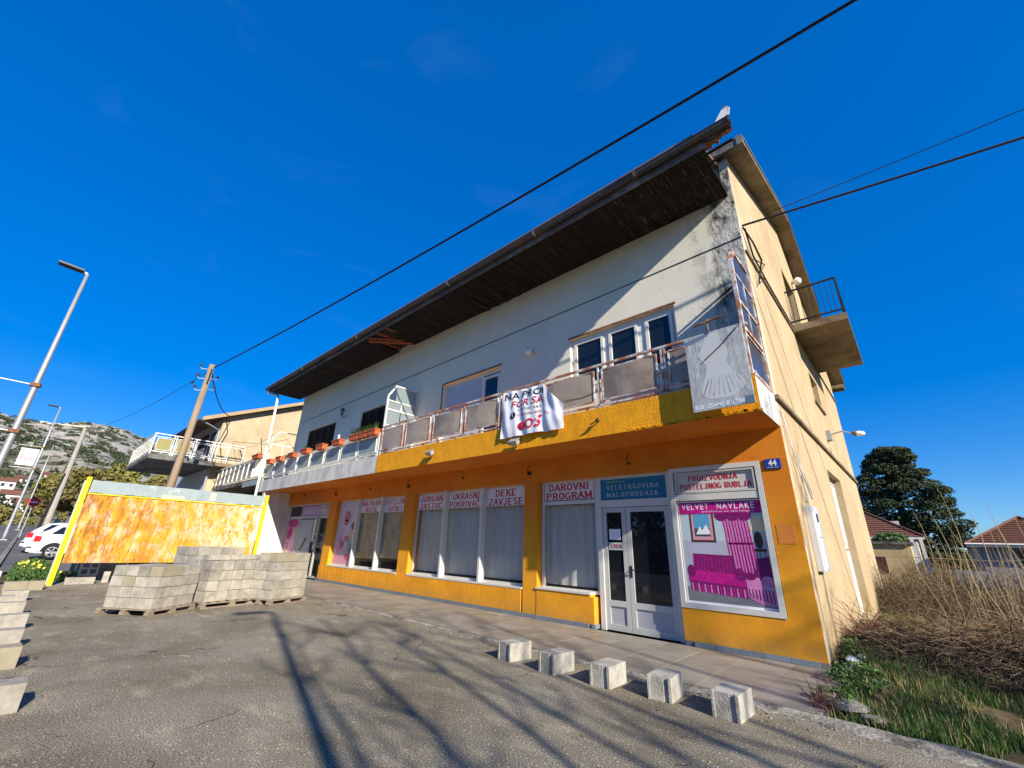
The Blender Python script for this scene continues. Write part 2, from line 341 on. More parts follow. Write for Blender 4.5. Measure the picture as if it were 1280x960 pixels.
M['panel_brown'] = mat('smoked_panel', (.40, .31, .215), .28, .16, 1.6, .08, 6, (.24, .18, .125), mscale=.9, rnd=.1, spec=.5)
M['panel_green'] = mat('frosted_panel', (.26, .30, .27), .3, .12, 1.6, .06, 6, (.19, .225, .205), mscale=.9, rnd=.08, spec=.5)
M['alu'] = mat('white_aluminium', (.62, .60, .53), .4, .05, 5, .03, spec=.5)
M['alu_door'] = mat('grey_white_door', (.52, .51, .46), .45, .06, 5, .03, spec=.5)
M['pvc'] = flat('white_pvc', (.78, .75, .66), .35)
M['shutter_white'] = mat('roller_shutter', (.55, .57, .60), .5, .05, 4, .05)
M['brown_wood'] = mat('brown_shutter', (.030, .018, .014), .6, .3, 9, .1)
M['glass_dark'] = glass('dark_window_glass', (.012, .014, .018), 1.0, .02, 1.55)
M['glass_curtain'] = glass('shop_window_glass', (.05, .055, .055), .16, .02, 1.5)
M['glass_clear'] = glass('thin_screen_glass', (.30, .36, .36), .55, .05, 1.5)
M['curtain'] = mat('net_curtain', (.72, .74, .66), .9, .15, 3, .1, stretch=(6, 6, .4))
M['paper'] = mat('brown_paper_lining', (.62, .54, .33), .9, .28, 3.5, .9, 6, (.42, .38, .22), mscale=1.5, dist=.06)
M['interior'] = flat('dark_interior', (.05, .05, .045), .95)
M['sign_white'] = mat('sign_board_white', (.72, .71, .70), .5, .05, 3, .02)
M['sign_red'] = flat('sign_red', (.50, .012, .025), .5)
M['sign_blue'] = mat('sign_blue', (.012, .17, .29), .5, .06, 3, .02)
M['sign_cream'] = flat('sign_cream', (.62, .66, .60), .5)
M['sign_yellow'] = flat('sign_yellow', (.45, .50, .10), .5)
M['magenta'] = mat('print_magenta', (.48, .012, .21), .4, .35, 26, 0, detail=3)
M['pink'] = mat('print_pink', (.62, .22, .44), .4, .25, 26, 0, detail=3)
M['plum'] = mat('print_plum', (.20, .012, .12), .4, .35, 26, 0, detail=3)
M['print_wall'] = flat('print_pale_blue', (.47, .58, .60), .4)
M['print_wall2'] = flat('print_lavender', (.44, .44, .52), .4)
M['print_grey'] = flat('print_grey', (.20, .20, .21), .4)
M['print_brown'] = flat('print_brown', (.10, .035, .03), .4)
M['print_sky'] = flat('print_sky', (.10, .34, .55), .4)
M['print_dark'] = flat('print_dark', (.05, .07, .10), .4)
M['print_cream'] = flat('print_cream', (.85, .68, .36), .4)
M['print_white'] = flat('print_white', (.80, .80, .80), .4)
M['print_rose'] = flat('print_rose', (.62, .30, .34), .4)
M['black'] = flat('black_plastic', (.02, .02, .02), .5)
M['cable'] = flat('black_cable', (.018, .016, .02), .7)
M['enamel_blue'] = flat('blue_enamel', (.02, .05, .28), .3, .5)
M['banner'] = mat('banner_vinyl', (.78, .78, .79), .45, .04, 3, .15, 5, spec=.5, dist=.02)
M['banner_red'] = flat('banner_red', (.68, .02, .06), .5)
M['banner_crimson'] = flat('banner_crimson', (.45, .03, .05), .5)
M['banner_black'] = flat('banner_black', (.03, .03, .035), .5)
M['faded'] = mat('faded_print_grey', (.36, .37, .36), .5, .26, 14, .1, 30, (.56, .565, .53), mscale=3.5, stretch=(3, 1, .7), mcontrast=(.4, .7))
M['faded_pale'] = mat('faded_print_pale', (.58, .585, .55), .5, .05, 6, .05)
M['faded_slate'] = flat('faded_print_slate', (.16, .21, .27), .5)
M['block'] = mat('concrete_block', (.37, .335, .265), .92, .2, 9, .8, 45, (.27, .245, .20), mscale=3, rnd=.16, dist=.006)
M['block_grey'] = mat('grey_concrete_block', (.42, .39, .32), .92, .16, 9, .9, 45, (.30, .28, .23), mscale=4, rnd=.07, dist=.008)
M['block_tan'] = mat('tan_concrete_block', (.31, .265, .18), .92, .16, 7, .7, 45, dist=.006)
M['pallet'] = mat('pallet_wood', (.27, .21, .15), .85, .2, 6, .2, stretch=(1, 6, 6), rnd=.2)
M['pole_yellow'] = mat('yellow_steel_post', (.86, .60, .01), .45, .06, 6, .05)
M['rusty_yellow'] = mat('rust_streaked_yellow_sheet', (.66, .36, .02), .75, .22, 30, .2, 20, (.50, .22, .015), mscale=1.6, world=True, stretch=(1, 1, .8), mcontrast=(.40, .62), detail=10)
pos_mask(M['rusty_yellow'], 0, -200, -199, (.60, .50, .33), 3.2, (.48, .60), .72, (1, 1.5, .9))
pos_mask(M['rusty_yellow'], 1, 3.4, 6.0, (.70, .66, .54), 3.0, (.44, .56), .85, (1, 1.6, .9))
pos_mask(M['rusty_yellow'], 0, -200, -199, (.22, .065, .012), 4.5, (.55, .63), .75, (1, 3.0, .8))
pos_mask(M['rusty_yellow'], 1, 4.6, .6, (.22, .06, .012), 2.6, (.44, .60), .9, (1, 2.2, .6))
M['board_grey'] = mat('bare_grey_sheet', (.28, .335, .335), .7, .12, 4, .1, 20, (.46, .47, .45), mscale=2.2, world=True, mcontrast=(.6, .68))
M['galv'] = mat('galvanised_steel', (.42, .42, .40), .5, .1, 5, .05, metal=.5)
M['pole_wood'] = mat('old_wooden_pole', (.33, .24, .155), .9, .2, 4, .4, 20, (.24, .17, .11), mscale=2, stretch=(4, 4, .5))
M['pole_conc'] = mat('concrete_pole', (.36, .33, .27), .9, .15, 3, .2)
M['lamp_dark'] = flat('lamp_head_dark', (.03, .032, .035), .4)
M['insul'] = flat('insulator', (.05, .03, .025), .3)
M['terracotta'] = mat('terracotta_plastic', (.50, .115, .035), .6, .12, 6, .05, rnd=.15)
M['soil'] = mat('soil', (.08, .05, .03), .95, .3, 9, .3)
M['leaf'] = mat('leaf_green', (.075, .14, .03), .6, .3, 3, 0)
M['leaf_bright'] = mat('grass_blade', (.055, .115, .015), .7, .5, 1.2, 0, col2=(.13, .115, .04), mscale=.9, world=True, mcontrast=(.5, .7))
M['dry'] = mat('dry_grass', (.34, .25, .115), .85, .35, 2, 0, col2=(.20, .15, .075), mscale=.8, world=True)
M['twig'] = mat('dead_twig', (.13, .085, .05), .9, .4, 2, 0, col2=(.26, .18, .10), mscale=1.5, world=True)
M['cane'] = mat('pale_cane', (.36, .29, .16), .8, .25, 2, 0)
M['conifer'] = mat('conifer_needles', (.042, .062, .024), .8, .5, .35, 0, col2=(.085, .085, .035), mscale=.4, world=True, mcontrast=(.45, .65))
M['olive_tree'] = mat('budding_foliage', (.20, .185, .04), .8, .35, .3, 0, col2=(.14, .10, .04), mscale=.15, world=True)
M['bark'] = mat('bark', (.13, .10, .075), .95, .3, 6, .4)
M['hedge'] = mat('hedge_leaves', (.055, .065, .025), .8, .4, .6, 0)
M['yellow_flower'] = flat('yellow_flower', (.75, .68, .08), .7)
M['roof_tile'] = mat('roof_tile', (.15, .062, .04), .85, .25, 3, .3, rnd=.12)
M['roof_dark'] = mat('old_roof_sheet', (.22, .12, .08), .85, .25, 3, .3)
M['wall_far'] = mat('far_white_wall', (.60, .58, .54), .9, .08, 2, .1)
M['wall_yellow'] = mat('far_yellow_wall', (.55, .40, .20), .9, .12, 1.5, .1)
M['wall_blue'] = mat('far_grey_wall', (.24, .27, .30), .9, .12, 1.5, .1)
M['neigh_wall'] = mat('pale_cream_render', (.42, .325, .19), .88, .12, 1.4, .3, 12, (.52, .43, .28), mscale=.6, world=True, mcontrast=(.4, .65))
M['car_white'] = flat('white_car_paint', (.72, .73, .75), .25, .6)
M['car_blue'] = flat('dark_blue_car_paint', (.02, .03, .07), .25, .6)
M['tyre'] = flat('tyre_rubber', (.02, .02, .02), .9)
M['rim'] = flat('wheel_rim', (.45, .45, .46), .35)
M['tail_red'] = flat('tail_lamp_red', (.55, .01, .02), .2, .6)
M['red_sign'] = flat('red_sign', (.80, .03, .025), .5)
M['globe'] = flat('opal_globe', (.80, .80, .78), .3)
M['meter_white'] = mat('meter_cabinet_white', (.66, .66, .66), .4, .05, 4, .03)
M['mat_hill'] = None

# ================================================================== GROUND
def gz(x): return .025 * min(max(0, -x - 17), 90)
def sheet(name, xs, ys, z, m, fn=None, **kw):
    mb = MB(); xs = list(xs); ys = list(ys)
    for x in xs:
        for y in ys: mb.v.append((x, y, gz(x) + z + (fn(x, y) if fn else 0)))
    n = len(ys)
    for i in range(len(xs) - 1):
        for j in range(n - 1):
            a = i * n + j; mb.f.append((a, a + n, a + n + 1, a + 1)); mb.m.append(0)
    return obj(name, mb, m, **kw)
def frange(a, b, s): return list(np.arange(a, b + 1e-6, s))
sheet('ground', [-1500, -600, -300, -150, -107, -80, -60, -40, -30, -22, -19, -17, -10, 0, 30, 300, 1500], [-1500, -300, -60, -20, -5, 0, 5, 10, 25, 60, 300, 1500], -.06, M['grass_ground'], kind='structure')
sheet('yard', [-19.2, -17, -14, -10, -5, 0, 5, 14], [-.3, 1, 2.5, 4, 5.645], 0, M['asphalt'], kind='structure')
sheet('road', [-700, -107, -60, -30, -20, -17, -5, 6, 40], [-12.5, -6, -.46], -.012, M['road'], kind='structure')
mbk = MB()
xs = [-107, -60, -30, -20, -17, -8]
for a, b in zip(xs[:-1], xs[1:]):
    za, zb = gz(a), gz(b)
    mbk.extrude([(a, -.46, za - .05), (b, -.46, zb - .05), (b, -.46, zb + .07), (a, -.46, za + .07)], (0, .16, 0))
obj('kerb', mbk, M['concrete_edge'], kind='structure')
sheet('car_park', [-107, -60, -30, -22.6], [-.3, 5.5], -.02, M['road'], kind='structure')
# whitish worn concrete seam across the yard
mb = MB()
for i in range(26):
    t0 = i / 26; t1 = (i + 1) / 26
    p = lambda t: Vector((-15.3 - 1.2 * t, .3 + 3.2 * t, .004))
    a, b = p(t0), p(t1); w = .05 + .05 * random.random(); 
    mb.poly([a + Vector((w, .01, 0)), b + Vector((w * random.uniform(.5, 1), 0, 0)), b - Vector((w, 0, 0)), a - Vector((w, 0, 0))])
obj('seam', mb, M['concrete_edge'], kind='structure')
# crumbling concrete strip between the asphalt and the terrace, on towards the right
mb = MB(); pts = []
N = 150
for i in range(N + 1):
    x = -11.5 + 19 * i / N
    w = .0 + .22 * max(0, min(1, (x + 4.5) / 4)) + random.uniform(-.06, .07)
    zo = .018 + random.uniform(0, .012)
    pts.append((x, 5.62 - max(.02, w) - max(0, x + 1) * .10, 5.635 - max(0, x + 1) * .04, zo))
for a, b in zip(pts[:-1], pts[1:]):
    mb.poly([(a[0], a[1], .002), (b[0], b[1], .002), (b[0], b[2], b[3]), (a[0], a[2], a[3])])
obj('strip', mb, M['concrete_edge'], kind='structure')
# terrace along the shop front, laid with large tiles
ter = obj('terrace', MBb(-21.2, -1.06, 5.64, 7.77, -.06, .012), M['grout'], kind='structure')
tm = None; ty = [5.65, 6.25, 6.85, 7.45]; k = 0
for j, y in enumerate(ty):
    h = .59 if j < 3 else .30
    for i in range(33):
        x = -20.88 + i * .6
        if x + .59 > -1.05: continue
        c = (x + .295, y + h / 2, .010 + .0006 * ((i * 7 + j * 3) % 3))
        if tm is None or (j == 3 and i == 0):
            tm = obj('tile', MBb(-.295 + c[0], .295 + c[0], y, y + h, c[2], c[2] + .018), M['terrace'], ter)
            ORG[tm.name] = Vector(c)
        else: inst(tm, c, ter, 'tile')

# ================================================================== MAIN BUILDING
XR, YF, XL, YB = -1.29, 7.77, -21.9, 19.3
B = empty('shop_building', (-11.6, 13.5, 0), label='two storey building with orange shop front below and white upper floor under broken dark eaves', cat='building')
def part(name, mb, m, par=None, **kw): return obj(name, mb, m, par or B, **kw)
def bx(x0, x1, y0, y1, z0, z1): return MBb(x0, x1, y0, y1, z0, z1)
ZS0, ZS1, YS = 3.38, 3.92, 6.62    # balcony slab
# ridge profile
RY, RZ = 13.6, 11.45
def roofz(y): return 9.42 + (RZ - 9.42) / (RY - 7.77) * (y - 7.77) if y < RY else RZ - (y - RY) * .62
# gable wall (+X) with openings cut as pieces: panels around tall opening (Y 12.3..14.4, z .15..3.35) and balcony door, small window
mb = MB(); t = .30; xg0, xg1 = XR - t, XR
def gp(y0, y1, z0, z1): mb.box(xg0, xg1, y0, y1, z0, z1)
ops = [(12.3, 14.4, .2, 3.35), (13.2, 14.5, 5.3, 6.15), (12.6, 14.3, 7.1, 9.2)]
ys = sorted({YF + .02, YB, 12.3, 14.4, 13.2, 14.5, 12.6, 14.3, RY})
for a, b in zip(ys[:-1], ys[1:]):
    cuts = sorted([(o[2], o[3]) for o in ops if o[0] <= a and o[1] >= b]); z = 0
    for c0, c1 in cuts:
        gp(a, b, z, c0); z = c1
    za, zb = roofz(a) - .12, roofz(b) - .12
    q = [(xg0, a, z), (xg0, b, z), (xg0, b, zb), (xg0, a, za)]
    mb.extrude(q[::-1], (t, 0, 0))
part('gable_wall', mb, M['cream'])
mb = MB(); mb.extrude([(XL, YF, 0), (XL, YB, 0), (XL, YB, roofz(YB) - .12), (XL, RY, RZ - .12), (XL, YF, 9.2)], (.3, 0, 0))
part('left_gable_wall', mb, M['neigh_wall'])
part('rear_wall', bx(XL + .3, XR - .3, YB - .3, YB, 0, 7.7), M['cream'])
part('floor_slab', bx(XL + .3, XR - .3, YF + .35, YB - .3, 3.4, 3.6), M['concrete_dark'])
# openings in the gable: frames and panes
fr = part('window', bx(XR - .22, XR - .16, 12.3, 14.4, .2, 3.35), M['alu'])
for a, b, c, d in ((12.42, 13.28, 1.75, 3.2), (13.40, 14.30, 1.75, 3.2), (12.42, 13.28, .35, 1.62), (13.40, 14.30, .35, 1.62)):
    part('pane', bx(XR - .16, XR - .15, a, b, c, d), M['glass_dark'], fr)
    part('blind', MB().box(XR - .149, XR - .143, a, b, c, d - .03), M['shutter_white'], fr)
fr = part('window', bx(XR - .22, XR - .16, 13.2, 14.5, 5.3, 6.15), M['alu'])
part('pane', bx(XR - .16, XR - .15, 13.3, 14.4, 5.4, 6.05), M['glass_dark'], fr)
part('sill', bx(XR - .2, XR + .05, 13.1, 14.6, 5.22, 5.30), M['concrete'])
fr = part('balcony_door', bx(XR - .24, XR - .18, 12.6, 14.3, 7.1, 9.2), M['brown_wood'])
part('pane', bx(XR - .18, XR - .17, 12.7, 13.4, 7.3, 9.05), M['glass_dark'], fr)
part('pane', bx(XR - .18, XR - .17, 13.5, 14.2, 7.3, 9.05), M['glass_dark'], fr)
mb = MB()
for i in range(95):
    z = 1.0 + 6.0 * random.random(); yy = 8.75 + .10 * math.sin(z * 1.3) + random.uniform(-.03, .03) + (random.uniform(-.3, .3) if random.random() < .12 else 0); r_ = random.uniform(.008, .035)
    mb.poly([(XR + .002, yy - r_ * .5, z - r_), (XR + .002, yy + r_ * .6, z - r_ * .6), (XR + .003, yy + r_ * .4, z + r_), (XR + .002, yy - r_ * .6, z + r_ * .7)])
part('peeled_paint', mb, M['wall_far'], kind='stuff')
part('lower_ledge', bx(XR + .002, XR + .06, YF, YB, 3.86, 3.93), M['concrete'])
part('upper_ledge', bx(XR + .002, XR + .04, YF + .03, YB, 6.86, 6.90), M['concrete'])
# ---- front wall upper floor, pieces round the windows
WIN = [(-5.36, -2.74, 4.85, 6.26), (-10.3, -7.74, 4.1, 6.22), (-15.52, -13.74, 5.15, 6.28), (-20.5, -17.7, 5.15, 6.27)]
mb = MB(); xs = sorted({XL + .3, -1.76} | {w[0] for w in WIN} | {w[1] for w in WIN})
for a, b in zip(xs[:-1], xs[1:]):
    w = [w for w in WIN if w[0] <= a and w[1] >= b]
    if w: mb.box(a, b, YF, YF + .3, ZS1, w[0][2]); mb.box(a, b, YF, YF + .3, w[0][3], 8.9)
    else: mb.box(a, b, YF, YF + .3, ZS1, 8.9)
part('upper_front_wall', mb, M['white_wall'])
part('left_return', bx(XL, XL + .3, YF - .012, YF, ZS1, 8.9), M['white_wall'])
mb = MB(); mb.box(-1.76, XR - .003, YF, YF + .3, ZS1, 8.3)
for i in range(6):   # crumbled top under the verge
    x0 = -1.76 + i * .078; mb.box(x0, x0 + .078, YF + random.uniform(-.02, .03), YF + .3, 8.3, 9.0 + .05 * i + random.uniform(-.08, .1))
part('stained_corner', mb, M['corner_wall'])
mb = MB(); mb.tube([(-21.6, YF - .004, 6.86), (-12, YF - .004, 7.02), (-5, YF - .004, 7.13), (-1.29, YF - .004, 7.2)], .012, 5)
part('cable_run', mb, M['cable'])
# ---- upper windows
def dark_pane(par, x0, x1, z0, z1, y): part('pane', bx(x0, x1, y, y + .01, z0, z1), M['glass_dark'], par)
y = YF + .09
w0 = part('window', MB().box(-5.36, -2.74, y, y + .06, 6.17, 6.26).box(-5.36, -2.74, y, y + .06, 4.85, 4.95).box(-5.36, -5.28, y, y + .06, 4.95, 6.17).box(-2.82, -2.74, y, y + .06, 4.95, 6.17).box(-4.46, -4.34, y, y + .06, 4.95, 6.17).box(-3.60, -3.44, y, y + .06, 4.95, 6.17), M['pvc'])
for a, b in ((-5.27, -4.47), (-4.33, -3.61), (-3.43, -2.83)):
    part('sash', MB().box(a, b, y - .03, y + .03, 6.09, 6.165).box(a, b, y - .03, y + .03, 4.96, 5.04).box(a, a + .07, y - .03, y + .03, 5.04, 6.09).box(b - .07, b, y - .03, y + .03, 5.04, 6.09), M['pvc'], w0)
    dark_pane(w0, a + .07, b - .07, 5.04, 6.09, y)
    part('curtain', bx(a, b, y + .25, y + .27, 4.95, 6.17), M['interior'], w0)
part('lintel_trim', MB().box(-5.40, -2.70, YF - .02, YF - .002, 6.26, 6.30), M['rust'], w0)
part('sill', bx(-5.42, -2.68, YF - .05, YF + .08, 4.80, 4.848), M['alu'], w0)
w1 = part('window', MB().box(-10.3, -7.74, y + .02, y + .08, 6.12, 6.22).box(-10.3, -10.22, y + .02, y + .08, 4.1, 6.12).box(-7.82, -7.74, y + .02, y + .08, 4.1, 6.12).box(-8.62, -8.54, y + .02, y + .08, 4.1, 6.12), M['pvc'])
mb = MB()
for i in range(34): z = 4.12 + i * .0585; mb.box(-10.21, -8.63, y + .012 + .006 * (i % 2), y + .05, z, z + .0575)
part('roller_shutter', mb, M['shutter_white'], w1)
part('sash', MB().box(-8.53, -7.83, y - .01, y + .04, 5.98, 6.06).box(-8.53, -8.44, y - .01, y + .04, 4.12, 5.98).box(-7.92, -7.83, y - .01, y + .04, 4.12, 5.98), M['pvc'], w1)
dark_pane(w1, -8.44, -7.92, 4.2, 5.98, y + .02)
part('lintel_trim', MB().box(-10.36, -7.70, YF - .022, YF - .002, 6.22, 6.26).box(-10.36, -10.32, YF - .02, YF - .002, 4.0, 6.22), M['rust'], w1)
for (a, b, c, d), n in ((WIN[2], 3), (WIN[3], 4)):
    w = part('window', bx(a, b, YF + .10, YF + .14, c, d), M['brown_wood'])
    step = (b - a) / n
    for i in range(n):
        u0 = a + i * step + .03; u1 = a + (i + 1) * step - .03; sh = MB()
        sh.box(u0, u0 + .05, YF + .04, YF + .08, c + .03, d - .03).box(u1 - .05, u1, YF + .04, YF + .08, c + .03, d - .03)
        sh.box(u0 + .05, u1 - .05, YF + .04, YF + .08, d - .09, d - .03).box(u0 + .05, u1 - .05, YF + .04, YF + .08, c + .03, c + .09)
        z = c + .11
        while z < d - .13:
            T = Matrix.Translation((0, YF + .06, z)) @ Matrix.Rotation(.6, 4, 'X')
            sh.box(u0 + .05, u1 - .05, -.02, .02, -.004, .004, 0, T); z += .05
        part('shutter', sh, M['brown_wood'], w)
# ---- ground floor
def gf(name, x0, x1, y0, y1, z0, z1, m, **k): return part(name, bx(x0, x1, y0, y1, z0, z1), m, **k)
gf('shop_beam', -21.1, XR - .003, YF, YF + .35, 2.86, ZS0 - .002, M['orange'])
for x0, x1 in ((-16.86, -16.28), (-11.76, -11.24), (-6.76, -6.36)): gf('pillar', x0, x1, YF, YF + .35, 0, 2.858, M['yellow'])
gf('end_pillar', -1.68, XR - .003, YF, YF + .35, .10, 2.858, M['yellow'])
mb = MB().box(-21.32, -21.1, 6.66, YF + .3, 0, ZS0 - .003)
gf('fin_wall', -21.32, -21.1, 6.66, YF + .3, 0, ZS0 - .003, M['white_wall'])
# sill walls made of upright boards with open joints
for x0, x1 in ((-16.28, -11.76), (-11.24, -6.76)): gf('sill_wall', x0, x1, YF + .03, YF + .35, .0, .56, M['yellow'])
bd = None
for x0 in frange(-16.86, -6.8, .325):
    if x0 + .315 > -6.40: break
    c = (x0 + .157, YF - .01, .105)
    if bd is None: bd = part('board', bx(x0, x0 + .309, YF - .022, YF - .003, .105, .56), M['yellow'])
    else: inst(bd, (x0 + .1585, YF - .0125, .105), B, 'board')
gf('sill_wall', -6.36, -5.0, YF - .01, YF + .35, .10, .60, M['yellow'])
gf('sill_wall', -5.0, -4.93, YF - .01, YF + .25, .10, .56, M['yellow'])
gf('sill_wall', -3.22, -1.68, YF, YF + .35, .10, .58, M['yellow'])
# skirting tiles
bt = None
for i in range(48):
    x0 = -17.0 + i * .332
    if -4.98 < x0 + .33 and x0 < -3.22: continue
    if x0 + .33 > XR + .01: continue
    c = (x0 + .1635, YF - .018, .032)
    if bt is None: bt = part('skirting_tile', bx(x0, x0 + .327, YF - .03, YF - .006, .032, .102), M['base_tile'])
    else: inst(bt, c, B, 'skirting_tile')
gf('skirting_tile', -4.985, -4.90, YF - .03, YF + .2, .032, .102, M['base_tile'])
gf('plinth', -17.0, -4.99, YF - .006, YF + .3, 0, .10, M['grout']); gf('plinth', -3.21, XR, YF - .006, YF + .3, 0, .099, M['grout'])
gf('patch', -1.62, -1.385, YF - .004, YF + .01, 1.60, 1.88, mat('faded_orange_patch', (.72, .24, .04), .8, .08, 5, .1))
# shop windows
YG = YF + .15
def frame(mb, x0, x1, z0, z1, w, y0, y1, mi=0):
    mb.box(x0, x1, y0, y1, z1 - w, z1, mi).box(x0, x1, y0, y1, z0, z0 + w, mi).box(x0, x0 + w, y0, y1, z0 + w, z1 - w, mi).box(x1 - w, x1, y0, y1, z0 + w, z1 - w, mi)
def curtain(par, x0, x1, z0, z1, y, m, amp=.03, name='curtain'):
    x0 -= .10; x1 += .10; amp *= .5
    mb = MB(); n = max(6, int((x1 - x0) / .03)); ph = random.random() * 9
    P = [(x0 + (x1 - x0) * i / n, y + amp * math.sin(i * .8 + 1.5 * math.sin(i * .13) + ph) + amp * .5 * math.sin(i * .37 + ph)) for i in range(n + 1)]
    for (a, b), (c, d) in zip(P[:-1], P[1:]): mb.poly([(a, b, z0), (c, d, z0), (c, d, z1), (a, b, z1)])
    part(name, mb, m, par)
def sign(par, x0, x1, z0, z1, lines, y, back='sign_white', ink='sign_red', bold=.03, name='sign', extra=None, margins=None):
    mb = MB().box(x0, x1, y, y + .012, z0, z1)
    n = len(lines); H = (z1 - z0)
    for i, s in enumerate(lines):
        a = z1 - H * (i + .93) / n if n > 1 else z0 + H * .2; h = H / n * .78 if n > 1 else H * .6
        mx = (margins[i] if margins else .07)
        serif_text(mb, s, x0 + (x1 - x0) * mx, x1 - (x1 - x0) * mx, a, a + h, y - .002, 1, .27, slab=len(s) < 9)
    return part(name, mb, [M[back], M[ink]], par)
part('dark_backdrop', bx(-21.0, XR - .4, YF + 1.5, YF + 1.52, 0, 3.3), M['interior'])
part('shop_floor', bx(-21.0, XR - .4, YF + .36, YF + 1.5, .0, .03), M['interior'])
# window 2 : three lights with standing mullions
def shopwin(x0, x1, muls, z0=.60, z1=2.86):
    mb = MB(); frame(mb, x0, x1, z0, z1, .05, YG, YG + .06)
    w = part('shop_window', mb, M['alu'])
    for m_ in muls: part('mullion', bx(m_ - .035, m_ + .035, YF + .03, YG + .06, z0 + .001, z1 - .001), M['alu'], w)
    part('sill', bx(x0, x1, YF - .03, YG, z0 - .04, z0 - .001), M['alu'], w)
    return w
w2 = shopwin(-16.26, -11.78, (-14.72, -13.18))
w3 = shopwin(-11.22, -6.78, (-9.80, -8.26))
def pane(par, x0, x1, z0, z1, m='glass_curtain', y=None): part('pane', bx(x0, x1, (y or YG + .02), (y or YG + .02) + .008, z0, z1), M[m], par)
for a, b in ((-14.67, -13.23), (-13.13, -11.83)): pane(w2, a, b, .65, 2.38); 
part('paper_lining', bx(-14.67, -13.23, YG + .06, YG + .07, .9, 2.4), M['paper'], w2); part('paper_lining', bx(-13.13, -11.83, YG + .06, YG + .07, .95, 2.4), M['paper'], w2)
sign(w2, -14.67, -13.23, 2.38, 2.80, ['NATKANI', 'RUTE'], YG + .005, margins=[.06, .22])
sign(w2, -13.13, -11.83, 2.36, 2.80, ['POSTELJINA', 'RUČNICI'], YG + .005, margins=[.03, .2])
# poster with a seated girl
mb = MB().box(-16.21, -14.77, YG + .002, YG + .014, .65, 2.80)
py = YG - .002
def pq(pts, mi, x0, x1, z0, z1, k, mb=mb): mb.poly([(x0 + (x1 - x0) * u, py - .0012 * k, z0 + (z1 - z0) * v) for u, v in pts][::1], mi)
def ell(cu, cv, ru, rv, n=14): return [(cu + ru * math.cos(2 * math.pi * i / n), cv + rv * math.sin(2 * math.pi * i / n)) for i in range(n)]
A = (-16.21, -14.77, .65, 2.80)
pq([(.0, .0), (1, .0), (1, .12), (0, .14)], 1, *A, 1)
for u, v, a, b, mi in ((.45, .76, .16, .09, 2), (.42, .66, .12, .05, 2), (.22, .40, .10, .06, 3), (.35, .30, .13, .07, 2), (.20, .22, .10, .06, 3), (.55, .40, .12, .05, 2), (.78, .30, .16, .13, 4), (.70, .12, .12, .05, 2), (.80, .46, .12, .10, 5), (.80, .60, .10, .06, 6), (.88, .20, .08, .12, 4), (.3, .52, .08, .05, 1), (.5, .2, .12, .04, 1)): pq(ell(u, v, a, b), mi, *A, 2 + mi * .3)
part('poster', mb, [flat('poster_pale', (.50, .45, .50), .4), M['print_rose'], flat('poster_red', (.45, .10, .16), .4), M['pink'], flat('poster_blue', (.22, .26, .38), .4), flat('poster_skin', (.50, .33, .26), .4), M['print_brown']], w2)
# window 3
for a, b in ((-11.17, -9.85), (-9.75, -8.31), (-8.21, -6.83)): pane(w3, a, b, .65, 2.40)
curtain(w3, -11.17, -9.85, .7, 2.5, YG + .17, M['curtain'], .03); curtain(w3, -9.75, -8.31, .7, 2.5, YG + .17, M['curtain'], .02); curtain(w3, -8.21, -6.83, .7, 2.5, YG + .17, M['curtain'], .02)
sign(w3, -11.17, -9.85, 2.38, 2.80, ['JORGANI', 'JASTUCI'], YG + .005); sign(w3, -9.75, -8.31, 2.38, 2.81, ['UKRASNI', 'POKRIVAČI'], YG + .005, margins=[.12, .04]); sign(w3, -8.21, -6.83, 2.38, 2.81, ['DEKE', 'ZAVJESE'], YG + .005, margins=[.24, .08])
# window / door 1 far left
mb = MB(); frame(mb, -21.08, -16.88, .05, 2.86, .07, YG, YG + .07)
mb.box(-21.01, -16.95, YG, YG + .07, 2.26, 2.36).box(-19.86, -19.76, YG, YG + .07, .1, 2.26).box(-18.0, -17.9, YG, YG + .07, .1, 2.79).box(-19.8, -19.72, YG, YG + .07, 2.36, 2.79)
w1d = part('shop_window', mb, mat('cream_frame', (.52, .50, .42), .5, .05, 4, .05))
pane(w1d, -21.0, -19.82, 2.38, 2.77, 'glass_dark'); sign(w1d, -19.70, -18.02, 2.38, 2.77, ['DANIJELA'], YG + .02, 'pink', 'sign_cream', .02); sign(w1d, -17.88, -16.96, 2.38, 2.77, ['I VUNOVI', 'TEPISONI'], YG + .02, 'sign_cream', 'sign_red')
mb = MB().box(-21.0, -19.88, YG + .01, YG + .02, .1, 2.25)
A = (-21.0, -19.88, .1, 2.25)
for u, v, a, b, mi in ((.5, .92, .5, .08, 1), (.3, .72, .22, .12, 1), (.6, .5, .25, .18, 2), (.35, .3, .25, .12, 3), (.7, .2, .2, .12, 2), (.8, .62, .12, .18, 3), (.3, .5, .15, .08, 1)): pq(ell(u, v, a, b), mi, *A, mi * .5, mb)
text(mb, 'DANIJELA', -20.8, -20.1, 1.98, 2.12, YG + .003, 4, .02)
part('poster', mb, [M['print_rose'], M['magenta'], M['pink'], flat('poster_peach', (.65, .42, .38), .4), M['sign_cream']], w1d)
dr = part('door', MB().box(-19.72, -18.45, YG + .01, YG + .05, .1, 2.22), flat('door_blind', (.42, .43, .40), .5), w1d)
text(mb := MB(), '/', -19.4, -18.8, 1.0, 1.5, YG + .004, 0, .01); part('arrow', mb, M['black'], w1d)
pane(w1d, -18.40, -18.03, .1, 2.24, 'glass_dark'); pane(w1d, -17.88, -16.97, .1, 2.24)
curtain(w1d, -17.88, -16.97, .1, 2.3, YG + .25, flat('green_curtain', (.22, .25, .15), .9))
